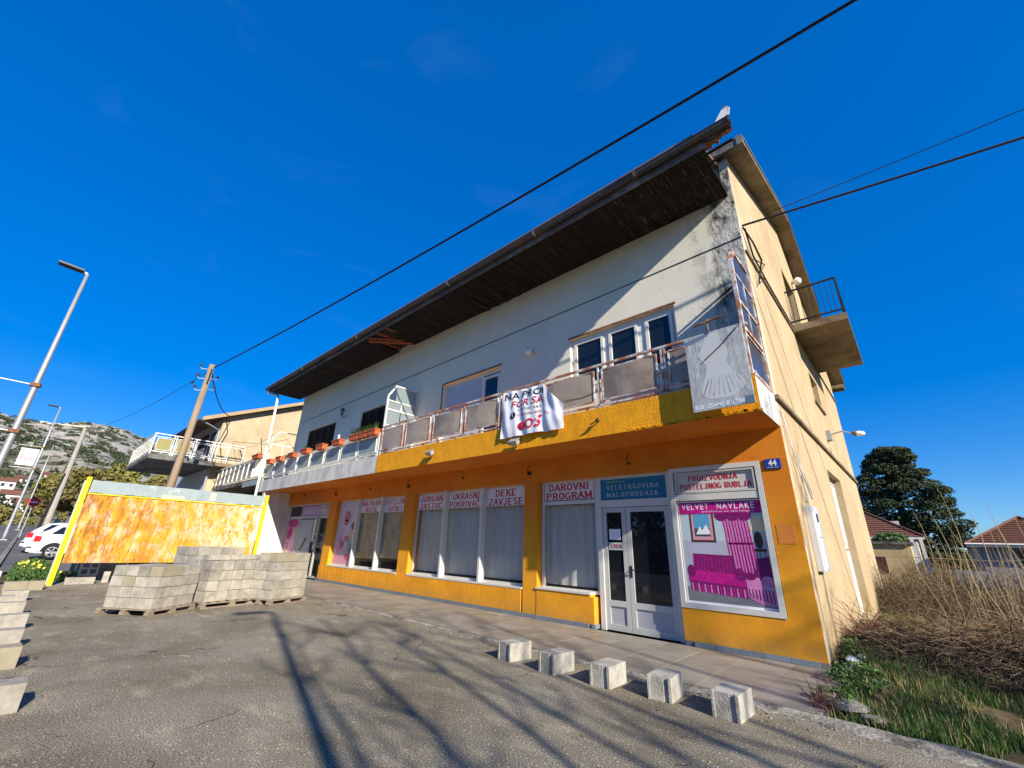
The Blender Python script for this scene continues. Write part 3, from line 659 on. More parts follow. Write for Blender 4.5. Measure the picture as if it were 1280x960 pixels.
# ---- door bay
mb = MB()
frame(mb, -6.34, -4.86, .60, 2.86, .06, YG, YG + .07)
mb.box(-6.28, -4.92, YG, YG + .07, 2.34, 2.42)
wb = part('shop_window', mb, M['alu'])
pane(wb, -6.28, -4.92, .66, 2.34); curtain(wb, -6.28, -4.92, .7, 2.34, YG + .16, M['curtain'], .035)
part('sill', bx(-6.38, -5.0, YF - .03, YG, .565 + .036, .635), M['alu'], wb)
sign(wb, -6.26, -4.94, 2.44, 2.82, ['DAROVNÍ', 'PROGRAM'], YG + .01, margins=[.09, .04], bold=.04)
mb = MB().box(-4.86, -4.76, YG - .03, YG + .08, .02, 2.86).box(-3.34, -3.22, YG - .03, YG + .08, .02, 2.86).box(-4.76, -3.34, YG - .02, YG + .07, 2.80, 2.86).box(-4.76, -3.34, YG - .02, YG + .07, 2.24, 2.38)
db = part('door_frame', mb, M['alu'])
mb = MB().box(-4.76, -3.34, YG, YG + .012, 2.38, 2.80)
serif_text(mb, 'VELETRGOVINA', -4.62, -3.50, 2.585, 2.675, YG - .002, 1, .16, gap=.5); serif_text(mb, 'MALOPRODAJA', -4.62, -3.52, 2.44, 2.53, YG - .002, 1, .16, gap=.5)
text(mb, 'DANIJELA d.o.o.', -4.62, -4.20, 2.715, 2.765, YG - .003, 2, .01)
part('sign', mb, [M['sign_blue'], M['sign_cream'], M['sign_yellow']], db)
def leaf(x0, x1, handle=None):
    mb = MB(); w = .09; z0, z1 = .035, 2.23; y0, y1 = YG, YG + .05
    mb.box(x0, x1, y0, y1, z1 - w, z1).box(x0, x1, y0, y1, z0, z0 + .10).box(x0, x0 + w, y0, y1, z0 + .1, z1 - w).box(x1 - w, x1, y0, y1, z0 + .1, z1 - w).box(x0 + w, x1 - w, y0, y1, .44, .54)
    d = part('door', mb, M['alu_door'])
    part('kick_panel', bx(x0 + w, x1 - w, y0 + .02, y1 - .01, z0 + .1, .44), mat('door_kick_panel', (.40, .41, .42), .45, .06, 5, .03), d)
    part('pane', bx(x0 + w, x1 - w, y0 + .02, y0 + .028, .54, z1 - w), M['glass_dark'], d)
    if handle:
        h = MB(); h.box(handle - .02, handle + .02, y0 - .012, y0, .96, 1.16); h.tube([(handle, y0 - .01, 1.09), (handle, y0 - .06, 1.09), (handle + .12, y0 - .06, 1.09)], .012, 6)
        part('handle', h, M['black'], d)
    return d
dl = leaf(-4.755, -4.235); dr2 = leaf(-4.225, -3.345, -4.18)
part('notice', bx(-4.62, -4.37, YG + .012, YG + .016, 1.62, 1.82), M['print_white'], dl)
sign(dl, -4.64, -4.33, 1.43, 1.57, ['ZATVORENO'], YG + .006, 'sign_cream', 'sign_red', .01, name='closed_sign')
mb = MB(); frame(mb, -3.22, -1.69, .58, 2.87, .08, YF - .012, YG + .06); mb.box(-3.14, -1.77, YF, YG + .06, 2.29, 2.40)
wv = part('shop_window', mb, M['alu'])
mb = MB(); frame(mb, -3.12, -1.79, 2.41, 2.78, .03, YF - .004, YF + .05); part('sash', mb, M['alu_door'], wv)
mb = MB().box(-3.09, -1.82, YF + .03, YF + .042, 2.44, 2.75)
serif_text(mb, 'PROIZVODNJA', -2.88, -2.06, 2.62, 2.72, YF + .028, 1, .3, slab=False); serif_text(mb, 'POSTELJNOG RUBLJA', -3.04, -1.86, 2.475, 2.575, YF + .028, 1, .3, slab=False)
part('sign', mb, [mat('sign_aged', (.56, .54, .49), .5, .08, 4, .02), M['sign_red']], wv)
# large furniture-cover poster
A = (-3.13, -1.76, .66, 2.28); py = YF + .05
mb = MB().box(A[0], A[1], py + .001, py + .012, A[2], A[3], 0)
Q = lambda pts, mi, k=1: pq(pts, mi, *A, k, mb)
def rect(a, b, c, d): return [(a, c), (b, c), (b, d), (a, d)]
Q(rect(0.02, .98, .60, .865), 1, .5); Q(rect(.02, .98, .14, .60), 2, .5); Q(rect(.02, .98, .565, .585), 2, 1); Q(rect(.02, .98, .02, .15), 3, 1)
Q(rect(.13, .43, .58, .865), 4, 1); Q(rect(.155, .405, .605, .865), 7, 1.5); Q(rect(.185, .375, .64, .865), 5, 2); Q(rect(.185, .375, .64, .72), 6, 2.5)
Q([(.20, .66), (.25, .74), (.28, .70), (.33, .76), (.37, .69), (.37, .66)], 10, 2.7)
Q([(.50, .865), (.80, .865), (.84, .55), (.86, .22), (.60, .30), (.56, .60)], 8, 1)
for i in range(9):
    u = .53 + i * .033; Q([(u, .84), (u + .012, .84), (u + .05 + i * .001, .28), (u + .035, .28)], 9 if i % 2 else 12, 1.5)
for i in range(3): Q(ell(.52 + i * .13, .845, .08, .055), 9, 2 + .1 * i)
Q([(.82, .70), (.985, .69), (.94, .83), (.86, .83)], 11, 2); Q(ell(.895, .61, .045, .08), 4, 2); Q(rect(.83, .96, .505, .53), 4, 2.1)
for u in (.84, .88, .93): Q([(u, .505), (u + .015, .505), (u + .04, .25), (u + .02, .25)], 3, 2.1)
Q([(.12, .26), (.60, .24), (.59, .46), (.13, .47)], 9, 2.3)
for i in range(11): Q([(.13 + i * .042, .27), (.138 + i * .042, .27), (.138 + i * .042, .45), (.13 + i * .042, .45)], 12, 2.5)
Q([(.05, .20), (.70, .16), (.70, .26), (.60, .29), (.12, .31), (.05, .28)], 12, 2.7); Q(ell(.09, .30, .05, .06), 9, 2.8); Q(ell(.64, .29, .06, .06), 9, 2.8)
Q([(.07, .12), (.70, .08), (.70, .18), (.06, .21)], 9, 2.9)
for i in range(17): Q([(.08 + i * .036, .115 - i * .0018), (.10 + i * .036, .113 - i * .0018), (.095 + i * .036, .19 - i * .0018), (.08 + i * .036, .19 - i * .0018)], 12 if i % 2 else 8, 3.1)
Q([(.84, .44), (.97, .46), (.985, .20), (.80, .22)], 9, 3.2); Q([(.70, .30), (.84, .27), (.86, .18), (.98, .17), (.985, .035), (.80, .05), (.70, .10)], 8, 3.4)
Q(ell(.92, .24, .07, .05), 8, 3.6); Q(ell(.75, .28, .06, .035), 9, 3.6)
for i in range(8): Q([(.71 + i * .034, .10 - i * .007), (.725 + i * .034, .10 - i * .007), (.72 + i * .034, .17), (.71 + i * .034, .17)], 9, 3.8)
Q(rect(.015, .985, .865, .985), 9, 4); Q(rect(.015, .985, .868, .982), 12, 4.2)
x = -3.06
for s_, w_ in zip('VELVET', (.075, .055, .05, .075, .055, .06)): text(mb, s_, x, x + w_, 2.135, 2.23, py - .0062, 13, .01); x += w_ + .018
x = -2.46
for s_, w_ in zip('NAVLAKE', (.07, .075, .075, .055, .075, .065, .055)): text(mb, s_, x, x + w_, 2.135, 2.235, py - .0062, 13, .01); x += w_ + .018
text(mb, 'praktično za sve vaše zahtjeve', -2.72, -1.90, 2.080, 2.115, py - .0062, 13, .0)
part('poster', mb, [M['print_white'], M['print_wall'], M['print_wall2'], M['print_grey'], M['print_brown'], M['print_sky'], M['print_dark'], M['print_rose'], M['pink'], M['plum'], M['print_white'], M['print_cream'], M['magenta'], M['print_white']], wv)
pane(wv, -3.14, -1.77, .66, 2.29, 'glass_clear', YF + .022) if False else None
# ---- balcony slab
mb = MB()
mb.extrude([(-11.75, YS, ZS0), (-11.75, YS + .10, ZS0 - .001), (-11.75, YF - .002, ZS0), (-11.75, YF - .002, ZS1), (-11.75, YS, ZS1)][::-1], (XR + 11.75, 0, 0), 0)
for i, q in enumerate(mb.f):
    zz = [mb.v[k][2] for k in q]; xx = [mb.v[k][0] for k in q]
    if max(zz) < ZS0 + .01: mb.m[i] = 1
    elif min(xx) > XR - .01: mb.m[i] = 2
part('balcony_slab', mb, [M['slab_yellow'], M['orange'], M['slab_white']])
mb = MB().box(-21.9, -11.754, YS + .015, YF - .002, ZS0, ZS1 - .02)
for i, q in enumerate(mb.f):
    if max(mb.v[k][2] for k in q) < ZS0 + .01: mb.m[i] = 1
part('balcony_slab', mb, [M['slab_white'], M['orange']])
# ragged lower plaster edge
mb = MB()
for i in range(90):
    x = -3.4 + i * .0235; w = random.uniform(.02, .05); mb.box(x, x + w, YS - .008, YS + .004 - .001 * (i % 3), ZS0 - random.uniform(0, .010), ZS0 + random.uniform(.01, .05))
part('crumbling_edge', mb, M['slab_yellow'], kind='stuff')
# ---- railings
YR = 6.66
def railing(name, x0, x1, n, ztop, m_frame, m_panel, zb=3.98, gap=.07, rust_m=None, bays=None):
    r = empty('railing', ((x0 + x1) / 2, YR, ZS1)); r.parent = B; r.location = ORG[r.name] - ORG[B.name]
    part('top_rail', MB().bar((x0, YR, ztop), (x1, YR, ztop), .05, .04), m_frame, r)
    part('bottom_rail', MB().bar((x0, YR, zb), (x1, YR, zb), .035, .035), m_frame, r)
    return r
RL = railing('railing', -11.78, XR + .02, 8, 4.80, M['rusty'], None, 3.98)
ed = [(-11.68, -10.54), (-10.40, -9.24), (-9.10, -7.94), (-7.80, -6.64), (-6.50, -5.36), (-5.22, -4.03), (-3.87, -2.75), (-2.55, -1.42)]
for i, (a, b) in enumerate(ed):
    pc = (b + .07) if i < 7 else None
    mb = MB(); frame(mb, a, b, 4.05, 4.70, .028, YR - .035, YR - .005)
    part('panel_frame', mb, M['rusty'], RL)
    bow = .02; mb = MB(); N = 8
    for k in range(N):
        u0 = a + .028 + (b - a - .056) * k / N; u1 = a + .028 + (b - a - .056) * (k + 1) / N
        o0 = -bow * math.sin(math.pi * k / N); o1 = -bow * math.sin(math.pi * (k + 1) / N)
        mb.poly([(u0, YR - .02 + o0, 4.078), (u1, YR - .02 + o1, 4.078), (u1, YR - .02 + o1, 4.672), (u0, YR - .02 + o0, 4.672)])
    part('panel', mb, M['panel_brown'], RL)
for x in [-11.76, -10.47, -9.17, -7.87, -6.57, -5.29, -3.95, -2.67, -2.61, -1.34]:
    part('post', MB().bar((x, YR, 3.90), (x, YR, 4.80), .035, .035), M['rusty'], RL)
for i in range(16): part('bracket', MB().box(-11.5 + i * .66, -11.46 + i * .66, YR - .02, YR + .02, 3.90, 3.98), M['rust'], RL)
RW = railing('railing', -21.75, -11.86, 8, 4.63, M['white_rail'], None, 3.99)
n = 8; pw = (21.72 - 11.90) / n
for i in range(n):
    a = -21.72 + i * pw + .05; b = a + pw - .13
    mb = MB(); frame(mb, a, b, 4.04, 4.56, .025, YR - .03, YR); part('panel_frame', mb, M['white_rail'], RW)
    part('panel', bx(a + .025, b - .025, YR - .02, YR - .012, 4.065, 4.535), M['panel_green'], RW)
for i in range(n + 1):
    for d in (-.03, .03): part('post', MB().bar((-21.72 + i * pw + d, YR, 3.88), (-21.72 + i * pw + d, YR, 4.63), .03, .03), M['white_rail'], RW)
# glazed screen standing between the two balconies
sc = part('balcony_screen', MB().bar((-11.7, YR, 3.9), (-11.7, YR, 5.88), .05).bar((-11.7, YR, 5.86), (-11.7, 6.92, 6.26), .05).bar((-11.7, 6.90, 6.26), (-11.7, YF - .03, 6.26), .04).bar((-11.7, YF - .03, 3.95), (-11.7, YF - .03, 6.26), .04)
          .bar((-11.7, YR, 5.42), (-11.7, YF - .03, 5.42), .045).bar((-11.7, YR, 4.90), (-11.7, YF - .03, 4.90), .04).bar((-11.7, YR, 5.72), (-11.7, YF - .1, 5.72), .03).bar((-11.7, 7.18, 5.42), (-11.7, 7.18, 5.72), .04), M['white_rail'])
for a, b, c, d in ((6.70, 7.16, 4.93, 5.40), (7.20, 7.72, 4.93, 5.40), (6.70, 7.16, 5.45, 5.70), (7.20, 7.72, 5.45, 5.70), (6.95, 7.72, 5.74, 6.23), (6.70, 7.72, 3.98, 4.88)): part('pane', bx(-11.705, -11.697, a, b, c, d), M['glass_clear'], sc)
sc = part('balcony_screen', MB().bar((-21.75, YR, 3.9), (-21.75, YR, 5.95), .045).bar((-21.75, YR, 5.93), (-21.75, 6.92, 6.24), .045).bar((-21.75, 6.92, 6.24), (-21.75, YF, 6.24), .04).bar((-21.75, YR, 5.6), (-21.75, YF, 5.6), .04).bar((-21.75, YR, 4.9), (-21.75, YF, 4.9), .04).bar((-21.75, 7.2, 4.9), (-21.75, 7.2, 5.6), .04), M['white_rail'])
# right end screen, rusty frame with dark panes
xs_ = -1.33
sc = part('balcony_screen', MB().bar((xs_, 6.64, 3.95), (xs_, 6.64, 6.0), .055).bar((xs_, 6.64, 5.98), (xs_, 6.86, 6.3), .055).bar((xs_, 6.86, 6.3), (xs_, 7.74, 6.35), .04).bar((xs_, 7.74, 3.98), (xs_, 7.74, 6.35), .04).bar((xs_, 6.66, 5.25), (xs_, 7.74, 5.25), .04).bar((xs_, 6.66, 4.75), (xs_, 7.74, 4.75), .05).bar((xs_, 6.66, 4.66), (xs_, 7.74, 4.66), .03).bar((xs_, 7.2, 4.75), (xs_, 7.2, 5.8), .03).bar((xs_, 6.66, 5.8), (xs_, 7.74, 5.8), .035).bar((xs_, 6.66, 4.0), (xs_, 7.74, 4.0), .06), M['rusty'])
smoke = glass('dark_smoked_glass', (.06, .065, .075), 1.0, .12, 1.5)
for a, b, c, d in ((6.68, 7.18, 4.78, 5.23), (7.22, 7.72, 4.78, 5.23), (6.68, 7.18, 5.27, 5.78), (7.22, 7.72, 5.27, 5.78), (6.88, 7.72, 5.82, 6.27), (6.68, 7.72, 4.04, 4.62)): part('pane', bx(xs_ - .006, xs_ + .004, a, b, c, d), smoke, sc)
# ---- eaves: boards one by one, with a gap where rafters show
bm = None; rot_b = None; pit = .0985
k = 0; x = -22.55
while x < -1.45:
    x1 = x + pit - .006; skip = -13.3 < x < -12.35
    y0, y1 = 6.30, YF - .003; dz = random.uniform(-.006, .004)
    if -12.35 <= x < -11.2: y1 = YF - .003; y0 = 6.30 + (.55 if x < -12.0 else 0)
    if -8.6 < x < -6.8: dz += random.uniform(-.03, .0); 
    if not skip:
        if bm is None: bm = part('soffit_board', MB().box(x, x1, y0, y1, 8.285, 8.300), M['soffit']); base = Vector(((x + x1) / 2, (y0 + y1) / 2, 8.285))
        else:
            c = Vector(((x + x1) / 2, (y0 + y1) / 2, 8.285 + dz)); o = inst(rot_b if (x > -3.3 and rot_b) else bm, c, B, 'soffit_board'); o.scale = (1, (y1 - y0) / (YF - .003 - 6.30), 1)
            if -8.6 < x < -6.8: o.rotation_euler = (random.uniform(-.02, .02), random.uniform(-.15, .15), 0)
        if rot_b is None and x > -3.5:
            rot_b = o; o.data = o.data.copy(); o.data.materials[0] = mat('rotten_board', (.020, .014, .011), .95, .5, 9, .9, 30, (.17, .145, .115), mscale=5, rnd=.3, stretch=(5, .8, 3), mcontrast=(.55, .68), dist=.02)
    x += pit
part('cavity', bx(-22.5, -1.5, 6.34, YF, 8.42, 8.44), M['interior'])
for x in (-13.25, -12.62, -12.0): part('rafter', MB().bar((x, 6.28, 8.34), (x + .05, YF, 8.42), .09, .09), M['rafter'])
part('fallen_plank', MB().bar((-13.35, 6.5, 8.27), (-12.25, 7.66, 8.29), .16, .02), M['rafter'])
part('fallen_plank', MB().bar((-13.1, 6.4, 8.275), (-12.35, 7.3, 8.30), .10, .02), M['rafter'])
part('eave_board', bx(-22.6, -1.32, 6.27, 6.298, 8.24, 8.46), mat('dark_fascia', (.13, .12, .115), .9, .35, 6, .4, 30, (.30, .29, .28), mscale=2, world=True, mcontrast=(.5, .7)))
mb = MB(); prof = [(.0, .09), (.015, .03), (.05, .0), (.10, .0), (.135, .03), (.15, .11)]
for s0, s1 in ((-22.75, -18.3), (-18.28, -13.6), (-13.58, -8.4), (-8.38, -5.2), (-5.18, -2.6), (-2.58, -.84)):
    P = [(0, 6.10 + a, 8.36 + z) for a, z in prof]
    for (q, w), off in ((z, o) for z in zip(P[:-1], P[1:]) for o in (0,)):
        mb.poly([(s0, q[1], q[2]), (s1, q[1], q[2]), (s1, w[1], w[2]), (s0, w[1], w[2])]); mb.poly([(s0, q[1], q[2] + .004), (s0, w[1], w[2] + .004), (s1, w[1], w[2] + .004), (s1, q[1], q[2] + .004)])
    mb.bar((s0, 6.098, 8.455), (s1, 6.098, 8.455), .012)
    mb.box(s1 - .03, s1 - .01, 6.085, 6.26, 8.35, 8.47)
part('gutter', mb, M['gutter'])
mb = MB().box(-2.6, -.88, 6.26, 6.30, 8.40, 8.56)
mb.extrude([(-1.06, 6.10, 8.47), (-.83, 6.10, 8.47), (-.80, 6.10, 8.62), (-.88, 6.11, 8.74)], (0, .02, 0), 1)
part('torn_gutter_end', mb, [M['gutter'], M['pvc']])
mb = MB()
for i in range(9): x = -1.42 + i * .062; mb.box(x, x + .06, 6.30 + random.uniform(0, .03), 6.52 - i * .02 + random.uniform(-.04, .04), 8.37 - random.uniform(0, .02), 8.43)
part('rusted_scrap', mb, M['rust'])
part('lath', MB().bar((-1.6, 6.66, 8.46), (-.93, 6.66, 8.49), .05, .03), M['soffit']); part('lath', MB().bar((-1.6, 6.98, 8.54), (-1.17, 6.98, 8.56), .05, .03), M['soffit'])
# roof slopes, verge slabs, ridge
def slab_roof(mb, x0, x1, y0, z0, y1, z1, th): mb.extrude([(x0, y0, z0), (x0, y1, z1), (x0, y1, z1 + th), (x0, y0, z0 + th)][::-1], (x1 - x0, 0, 0))
s1 = (RZ - 9.42) / (RY - 7.77); ze = 9.42 - s1 * (7.77 - 6.16)
mb = MB(); slab_roof(mb, -22.7, -1.45, 6.16, ze - .08 - .28, RY, RZ + .01, .07); slab_roof(mb, -22.7, -1.45, RY, RZ + .01, 19.8, roofz(19.8) + .01, .07)
part('roof', mb, M['roof_dark'])
mb = MB(); vx0, vx1 = -1.72, -.90
slab_roof(mb, vx0, vx1, 7.62, 9.42 - .15 * s1 - .10, RY, RZ - .10, .10); slab_roof(mb, vx0, vx1, RY, RZ - .10, 19.75, roofz(19.75) - .10, .10)
part('verge_slab', mb, M['concrete'])
mb = MB()
for i in range(7): x = -1.70 + i * .115; mb.box(x, x + .113, 7.56 + random.uniform(-.02, .03), 7.72, 9.24 + random.uniform(-.02, .03), 9.44 + random.uniform(-.02, .05))
part('broken_verge_front', mb, M['concrete_dark'])
mb = MB(); slab_roof(mb, -1.25, -.88, 7.64, 9.42 + .0, RY, RZ + .06, .02); slab_roof(mb, -1.25, -.88, RY, RZ + .06, 19.75, roofz(19.75) + .06, .02)
part('verge_flashing', mb, M['galv'])
part('rear_eave', bx(-22.6, -.92, 19.3, 19.8, 7.42, 7.55), M['concrete'])
# ---- gable balcony
gb = part('gable_balcony', MB().box(XR + .002, -.14, 12.1, 15.7, 6.90, 7.08), M['concrete'])
mb = MB(); pz0, pz1 = 7.2, 8.12
mb.bar((XR, 12.14, pz1), (-.19, 12.14, pz1), .04).bar((-.19, 12.14, 7.06), (-.19, 12.14, pz1), .045).bar((-.19, 12.14, pz1), (-.19, 15.64, pz1), .04).bar((-.19, 15.64, 7.06), (-.19, 15.64, pz1), .045).bar((XR, 15.64, pz1), (-.19, 15.64, pz1), .04)
mb.bar((XR, 12.14, pz0), (-.19, 12.14, pz0), .035).bar((-.19, 12.14, pz0), (-.19, 15.64, pz0), .035)
part('handrail', mb, M['cable'], gb)
mb0 = None
for i in range(9): part('baluster', MB().bar((-1.2 + i * .112, 12.14, pz0), (-1.2 + i * .112, 12.14, pz1), .014), M['cable'], gb)
for i in range(24): part('baluster', MB().bar((-.19, 12.28 + i * .14, pz0), (-.19, 12.28 + i * .14, pz1), .014), M['cable'], gb)
for i in range(6): part('baluster', MB().bar((-1.15 + i * .15, 15.64, 7.06), (-1.15 + i * .15, 15.64, pz1), .014), M['cable'], gb)
# ================================================================== THINGS ON THE BUILDING
# ---- for-sale banner tied to the railing
def bn(u, v):   # u 0..1 across, v 0..1 up : folded vinyl sheet
    x = -6.42 + 1.70 * u; z = 3.64 + 1.12 * v
    if v < .5: x += -.06 * (.5 - v) * (1 - u)
    top = 4.74 - .06 * u
    z = 3.66 + (top - 3.66) * v
    if u > .70:      # loose upper right corner pulled down to a point
        k = (u - .70) / .30
        z = 3.64 + (top - 3.66 - .52 * k) * v
    y = 6.58 + .016 * math.sin(u * 17 + 3 * math.sin(v * 2.1 + u)) * (1 - v * .5) + .010 * math.sin(u * 37 + v * 5) + .012 * math.sin((u - v) * 9) - .02 * math.sin(v * 3) - .03 * (1 - v)
    if u > .66 and v > .55: y -= .05 * math.sin((u - .66) / .34 * math.pi) * (v - .55) / .45
    return (x, y, z)
mb = MB(); NU, NV = 46, 24
for j in range(NV + 1):
    for i in range(NU + 1): mb.v.append(bn(i / NU, j / NV))
for j in range(NV):
    for i in range(NU):
        a = j * (NU + 1) + i; mb.f.append((a, a + 1, a + NU + 2, a + NU + 1)); mb.m.append(0)
def bcurve(x, z):
    u = (x + 6.42) / 1.70; v = (z - 3.66) / 1.08; p = bn(u, v); return (p[0], p[1] - .007, p[2])
def btext(s, u0, u1, v0, v1, mi, bold=.01, sh=0): text(mb, s, -6.42 + 1.7 * u0, -6.42 + 1.7 * u1, 3.66 + 1.08 * v0, 3.66 + 1.08 * v1, 0, mi, bold, curve=bcurve, shear=sh)
btext('NA PROI', .05, .71, .80, .95, 2, .012); btext('FOR SA', .17, .70, .61, .76, 3, .012, .15)
btext('+387(0)-563', .28, .66, .50, .565, 2, 0); btext('+387(0)6-605-383', .28, .80, .39, .455, 3, 0)
def bpoly(pts, mi): mb.poly([bcurve(-6.42 + 1.7 * u, 3.66 + 1.08 * v) for u, v in pts], mi)
bpoly(ell(.21, .44, .048, .075, 18), 2)
for i in range(7):   # handset
    a = 2.3 + i * .30; 
    P = lambda r, a: (.225 + r * .026 * math.cos(a), .46 + r * .04 * math.sin(a))
    p0, p1, p2, p3 = P(1.25, a), P(1.25, a + .3), P(.75, a + .3), P(.75, a); p4 = [(q[0], q[1]) for q in (p0, p1, p2, p3)]
    mb.poly([(c[0], c[1] - .004, c[2]) for c in (bcurve(-6.42 + 1.7 * u, 3.66 + 1.08 * v) for u, v in p4)], 0)
btext('e', .29, .415, .11, .28, 1, .03)
def ring(cu, cv, r0, r1, a0, a1, mi, n=18, asp=1.55):
    for i in range(n):
        t0 = a0 + (a1 - a0) * i / n; t1 = a0 + (a1 - a0) * (i + 1) / n
        bpoly([(cu + r1 * math.cos(t0), cv + r1 * asp * math.sin(t0)), (cu + r1 * math.cos(t1), cv + r1 * asp * math.sin(t1)), (cu + r0 * math.cos(t1), cv + r0 * asp * math.sin(t1)), (cu + r0 * math.cos(t0), cv + r0 * asp * math.sin(t0))], mi)
ring(.485, .215, .040, .068, 0, 2 * math.pi, 1, 22)
ring(.615, .185, .020, .050, -2.7, 1.3, 1, 14); bpoly([(.555, .262), (.585, .290), (.655, .225), (.625, .200)], 1); bpoly(ell(.650, .325, .024, .036), 1)
ban = obj('banner', mb, [M['banner'], M['banner_red'], M['banner_black'], M['banner_crimson']], smooth=False, label='crumpled white for sale banner with red and black lettering tied to the balcony railing', cat='banner')
me = ban.data
obj('tie_cord', MB().tube([(-4.75, 6.6, 4.22), (-4.3, 6.62, 4.2), (-3.95, 6.63, 4.26)], .005, 5), M['cable'], label='thin cord running from the sale sheet corner to a railing post', cat='cord')
# ---- faded poster board at the right end of the railing
bd_ = empty('poster_board', (-1.74, 6.45, 3.45), label='large faded grey poster board with pale robed shape hung on the right balcony end', cat='poster')
T = None
x0, x1, z0, z1, yb = -2.17, -1.31, 3.45, 4.72, 6.44
obj('panel', MBb(x0, x1, yb, yb + .03, z0, z1), M['faded'], bd_)
mb = MB()
def fq(pts, mi, k=1): mb.poly([(x0 + (x1 - x0) * u, yb - .0015 * k, z0 + (z1 - z0) * v) for u, v in pts], mi)
import itertools
L_ = [(.36, .97), (.33, .86), (.26, .78), (.22, .70), (.27, .62), (.33, .56), (.30, .46), (.24, .36), (.19, .27), (.20, .19), (.32, .13)]
R__ = [(.66, .12), (.82, .17), (.92, .24), (.88, .33), (.78, .41), (.70, .50), (.67, .58), (.72, .66), (.70, .76), (.63, .84), (.60, .97)]
nl = len(L_)
for a_, b_, c_, d_ in zip(L_[:-1], L_[1:], R__[::-1][:-1], R__[::-1][1:]): fq([b_, d_, c_, a_], 0)
for k in range(9):
    u_ = .34 + k * .055; fq([(u_, .40 - abs(k - 4) * .01), (u_ + .010, .40), (u_ + .02 + (k - 4) * .035, .16), (u_ - .012 + (k - 4) * .035, .17)], 3, 1.2)
for q in range(26):
    u_, v_ = random.uniform(.05, .9), random.uniform(.15, .85); fq([(u_, v_), (u_ + random.uniform(.01, .05), v_ + .01), (u_ + .03, v_ + random.uniform(.03, .12))], 0, .5)
fq([(.0, .94), (.46, 1), (.42, .95), (.16, .90), (0, .89)], 1, 2)
fq(rect(.87, 1, .0, .09), 1, 3)
text(mb, 'ISUSE UZDAMO SE U TEBE', x0 + .03, x1 - .12, z0 + .03, z0 + .095, yb - .003, 2, .05)
obj('print', mb, [M['faded_pale'], M['faded_slate'], M['print_white'], M['faded']], bd_)
obj('cord', MB().tube([(-1.9, yb - .02, 4.25), (-1.6, yb - .03, 4.45), (-1.33, yb - .02, 4.70)], .008, 5), M['cable'], bd_)
obj('hanging_bar', MB().tube([(-2.0, 6.42, 4.88), (-1.55, 6.42, 4.92)], .018, 6).tube([(-1.78, 6.43, 4.72), (-1.78, 6.43, 4.95)], .012, 6), M['rust'], bd_)
# ---- lamps, lantern, plates
t = empty('wall_lantern', (-16.85, YF, 6.3), label='small black lantern on the white upper wall between the two brown shuttered windows', cat='lantern')
obj('bracket', MB().tube([(-16.85, YF, 6.35), (-16.85, YF - .1, 6.28), (-16.85, YF - .2, 6.36)], .015, 6), M['black'], t)
obj('lamp_glass', MB().lathe([(.05, 6.38), (.09, 6.56), (.0, 6.56)], (-16.85, YF - .2, 0), 6), glass('lantern_glass', (.2, .2, .2), .8), t)
obj('cap', MB().lathe([(.11, 6.56), (.06, 6.63), (.015, 6.68), (0, 6.68)], (-16.85, YF - .2, 0), 6).lathe([(0, 6.33), (.05, 6.35), (.05, 6.38)], (-16.85, YF - .2, 0), 6), M['black'], t)
t = empty('globe_lamp', (-6.6, YF, 6.2), label='round opal globe lamp on the white front wall left of the upper window', cat='lamp')
obj('globe', MB().lathe([(.0, 6.17), (.05, 6.18), (.085, 6.22), (.10, 6.27), (.085, 6.33), (.05, 6.36), (0, 6.37)], (-6.6, YF - .12, 0), 12), M['globe'], t, smooth=True)
obj('base', MB().tube([(-6.6, YF, 6.27), (-6.6, YF - .05, 6.27)], .05, 10), M['alu'], t)
t = empty('globe_lamp', (-1.29, 14.4, 9.5), label='round opal globe lamp high on the gable under the roof edge', cat='lamp')
obj('globe', MB().lathe([(.0, 9.50), (.06, 9.52), (.10, 9.57), (.115, 9.63), (.10, 9.69), (.06, 9.74), (0, 9.76)], (-1.12, 14.4, 0), 12), M['globe'], t, smooth=True)
obj('base', MB().tube([(-1.29, 14.4, 9.63), (-1.2, 14.4, 9.63)], .05, 10), M['alu'], t)
def flood(x, z, lab):
    t = empty('floodlight', (x, YS, z), label=lab, cat='floodlight')
    T = Matrix.Translation((x, YS - .10, z)) @ Matrix.Rotation(-.9, 4, 'X')
    obj('head', MB().box(-.10, .10, -.06, .03, -.06, .06, 0, T).box(-.12, .12, -.075, -.058, -.075, .075, 0, T), M['galv'], t)
    obj('bracket', MB().bar((x, YS, z + .05), (x, YS - .09, z), .02).tube([(x, YS, z), (x - .05, YS - .02, z - .1), (x - .2, YS + .0, z - .16)], .008, 5), M['black'], t)
flood(-5.98, 3.50, 'small grey floodlight on the yellow balcony edge under the banner')
flood(-8.95, 3.62, 'small grey floodlight on the yellow balcony edge left of the banner')
obj('hook', MB().tube([(-3.95, YS, 3.66), (-3.95, YS - .07, 3.66), (-4.1, YS - .08, 3.60)], .012, 5).tube([(-3.95, YS - .05, 3.69), (-3.95, YS - .10, 3.64)], .028, 6), M['cable'], label='small dark hook on yellow balcony edge between sale banner and poster board', cat='hook')
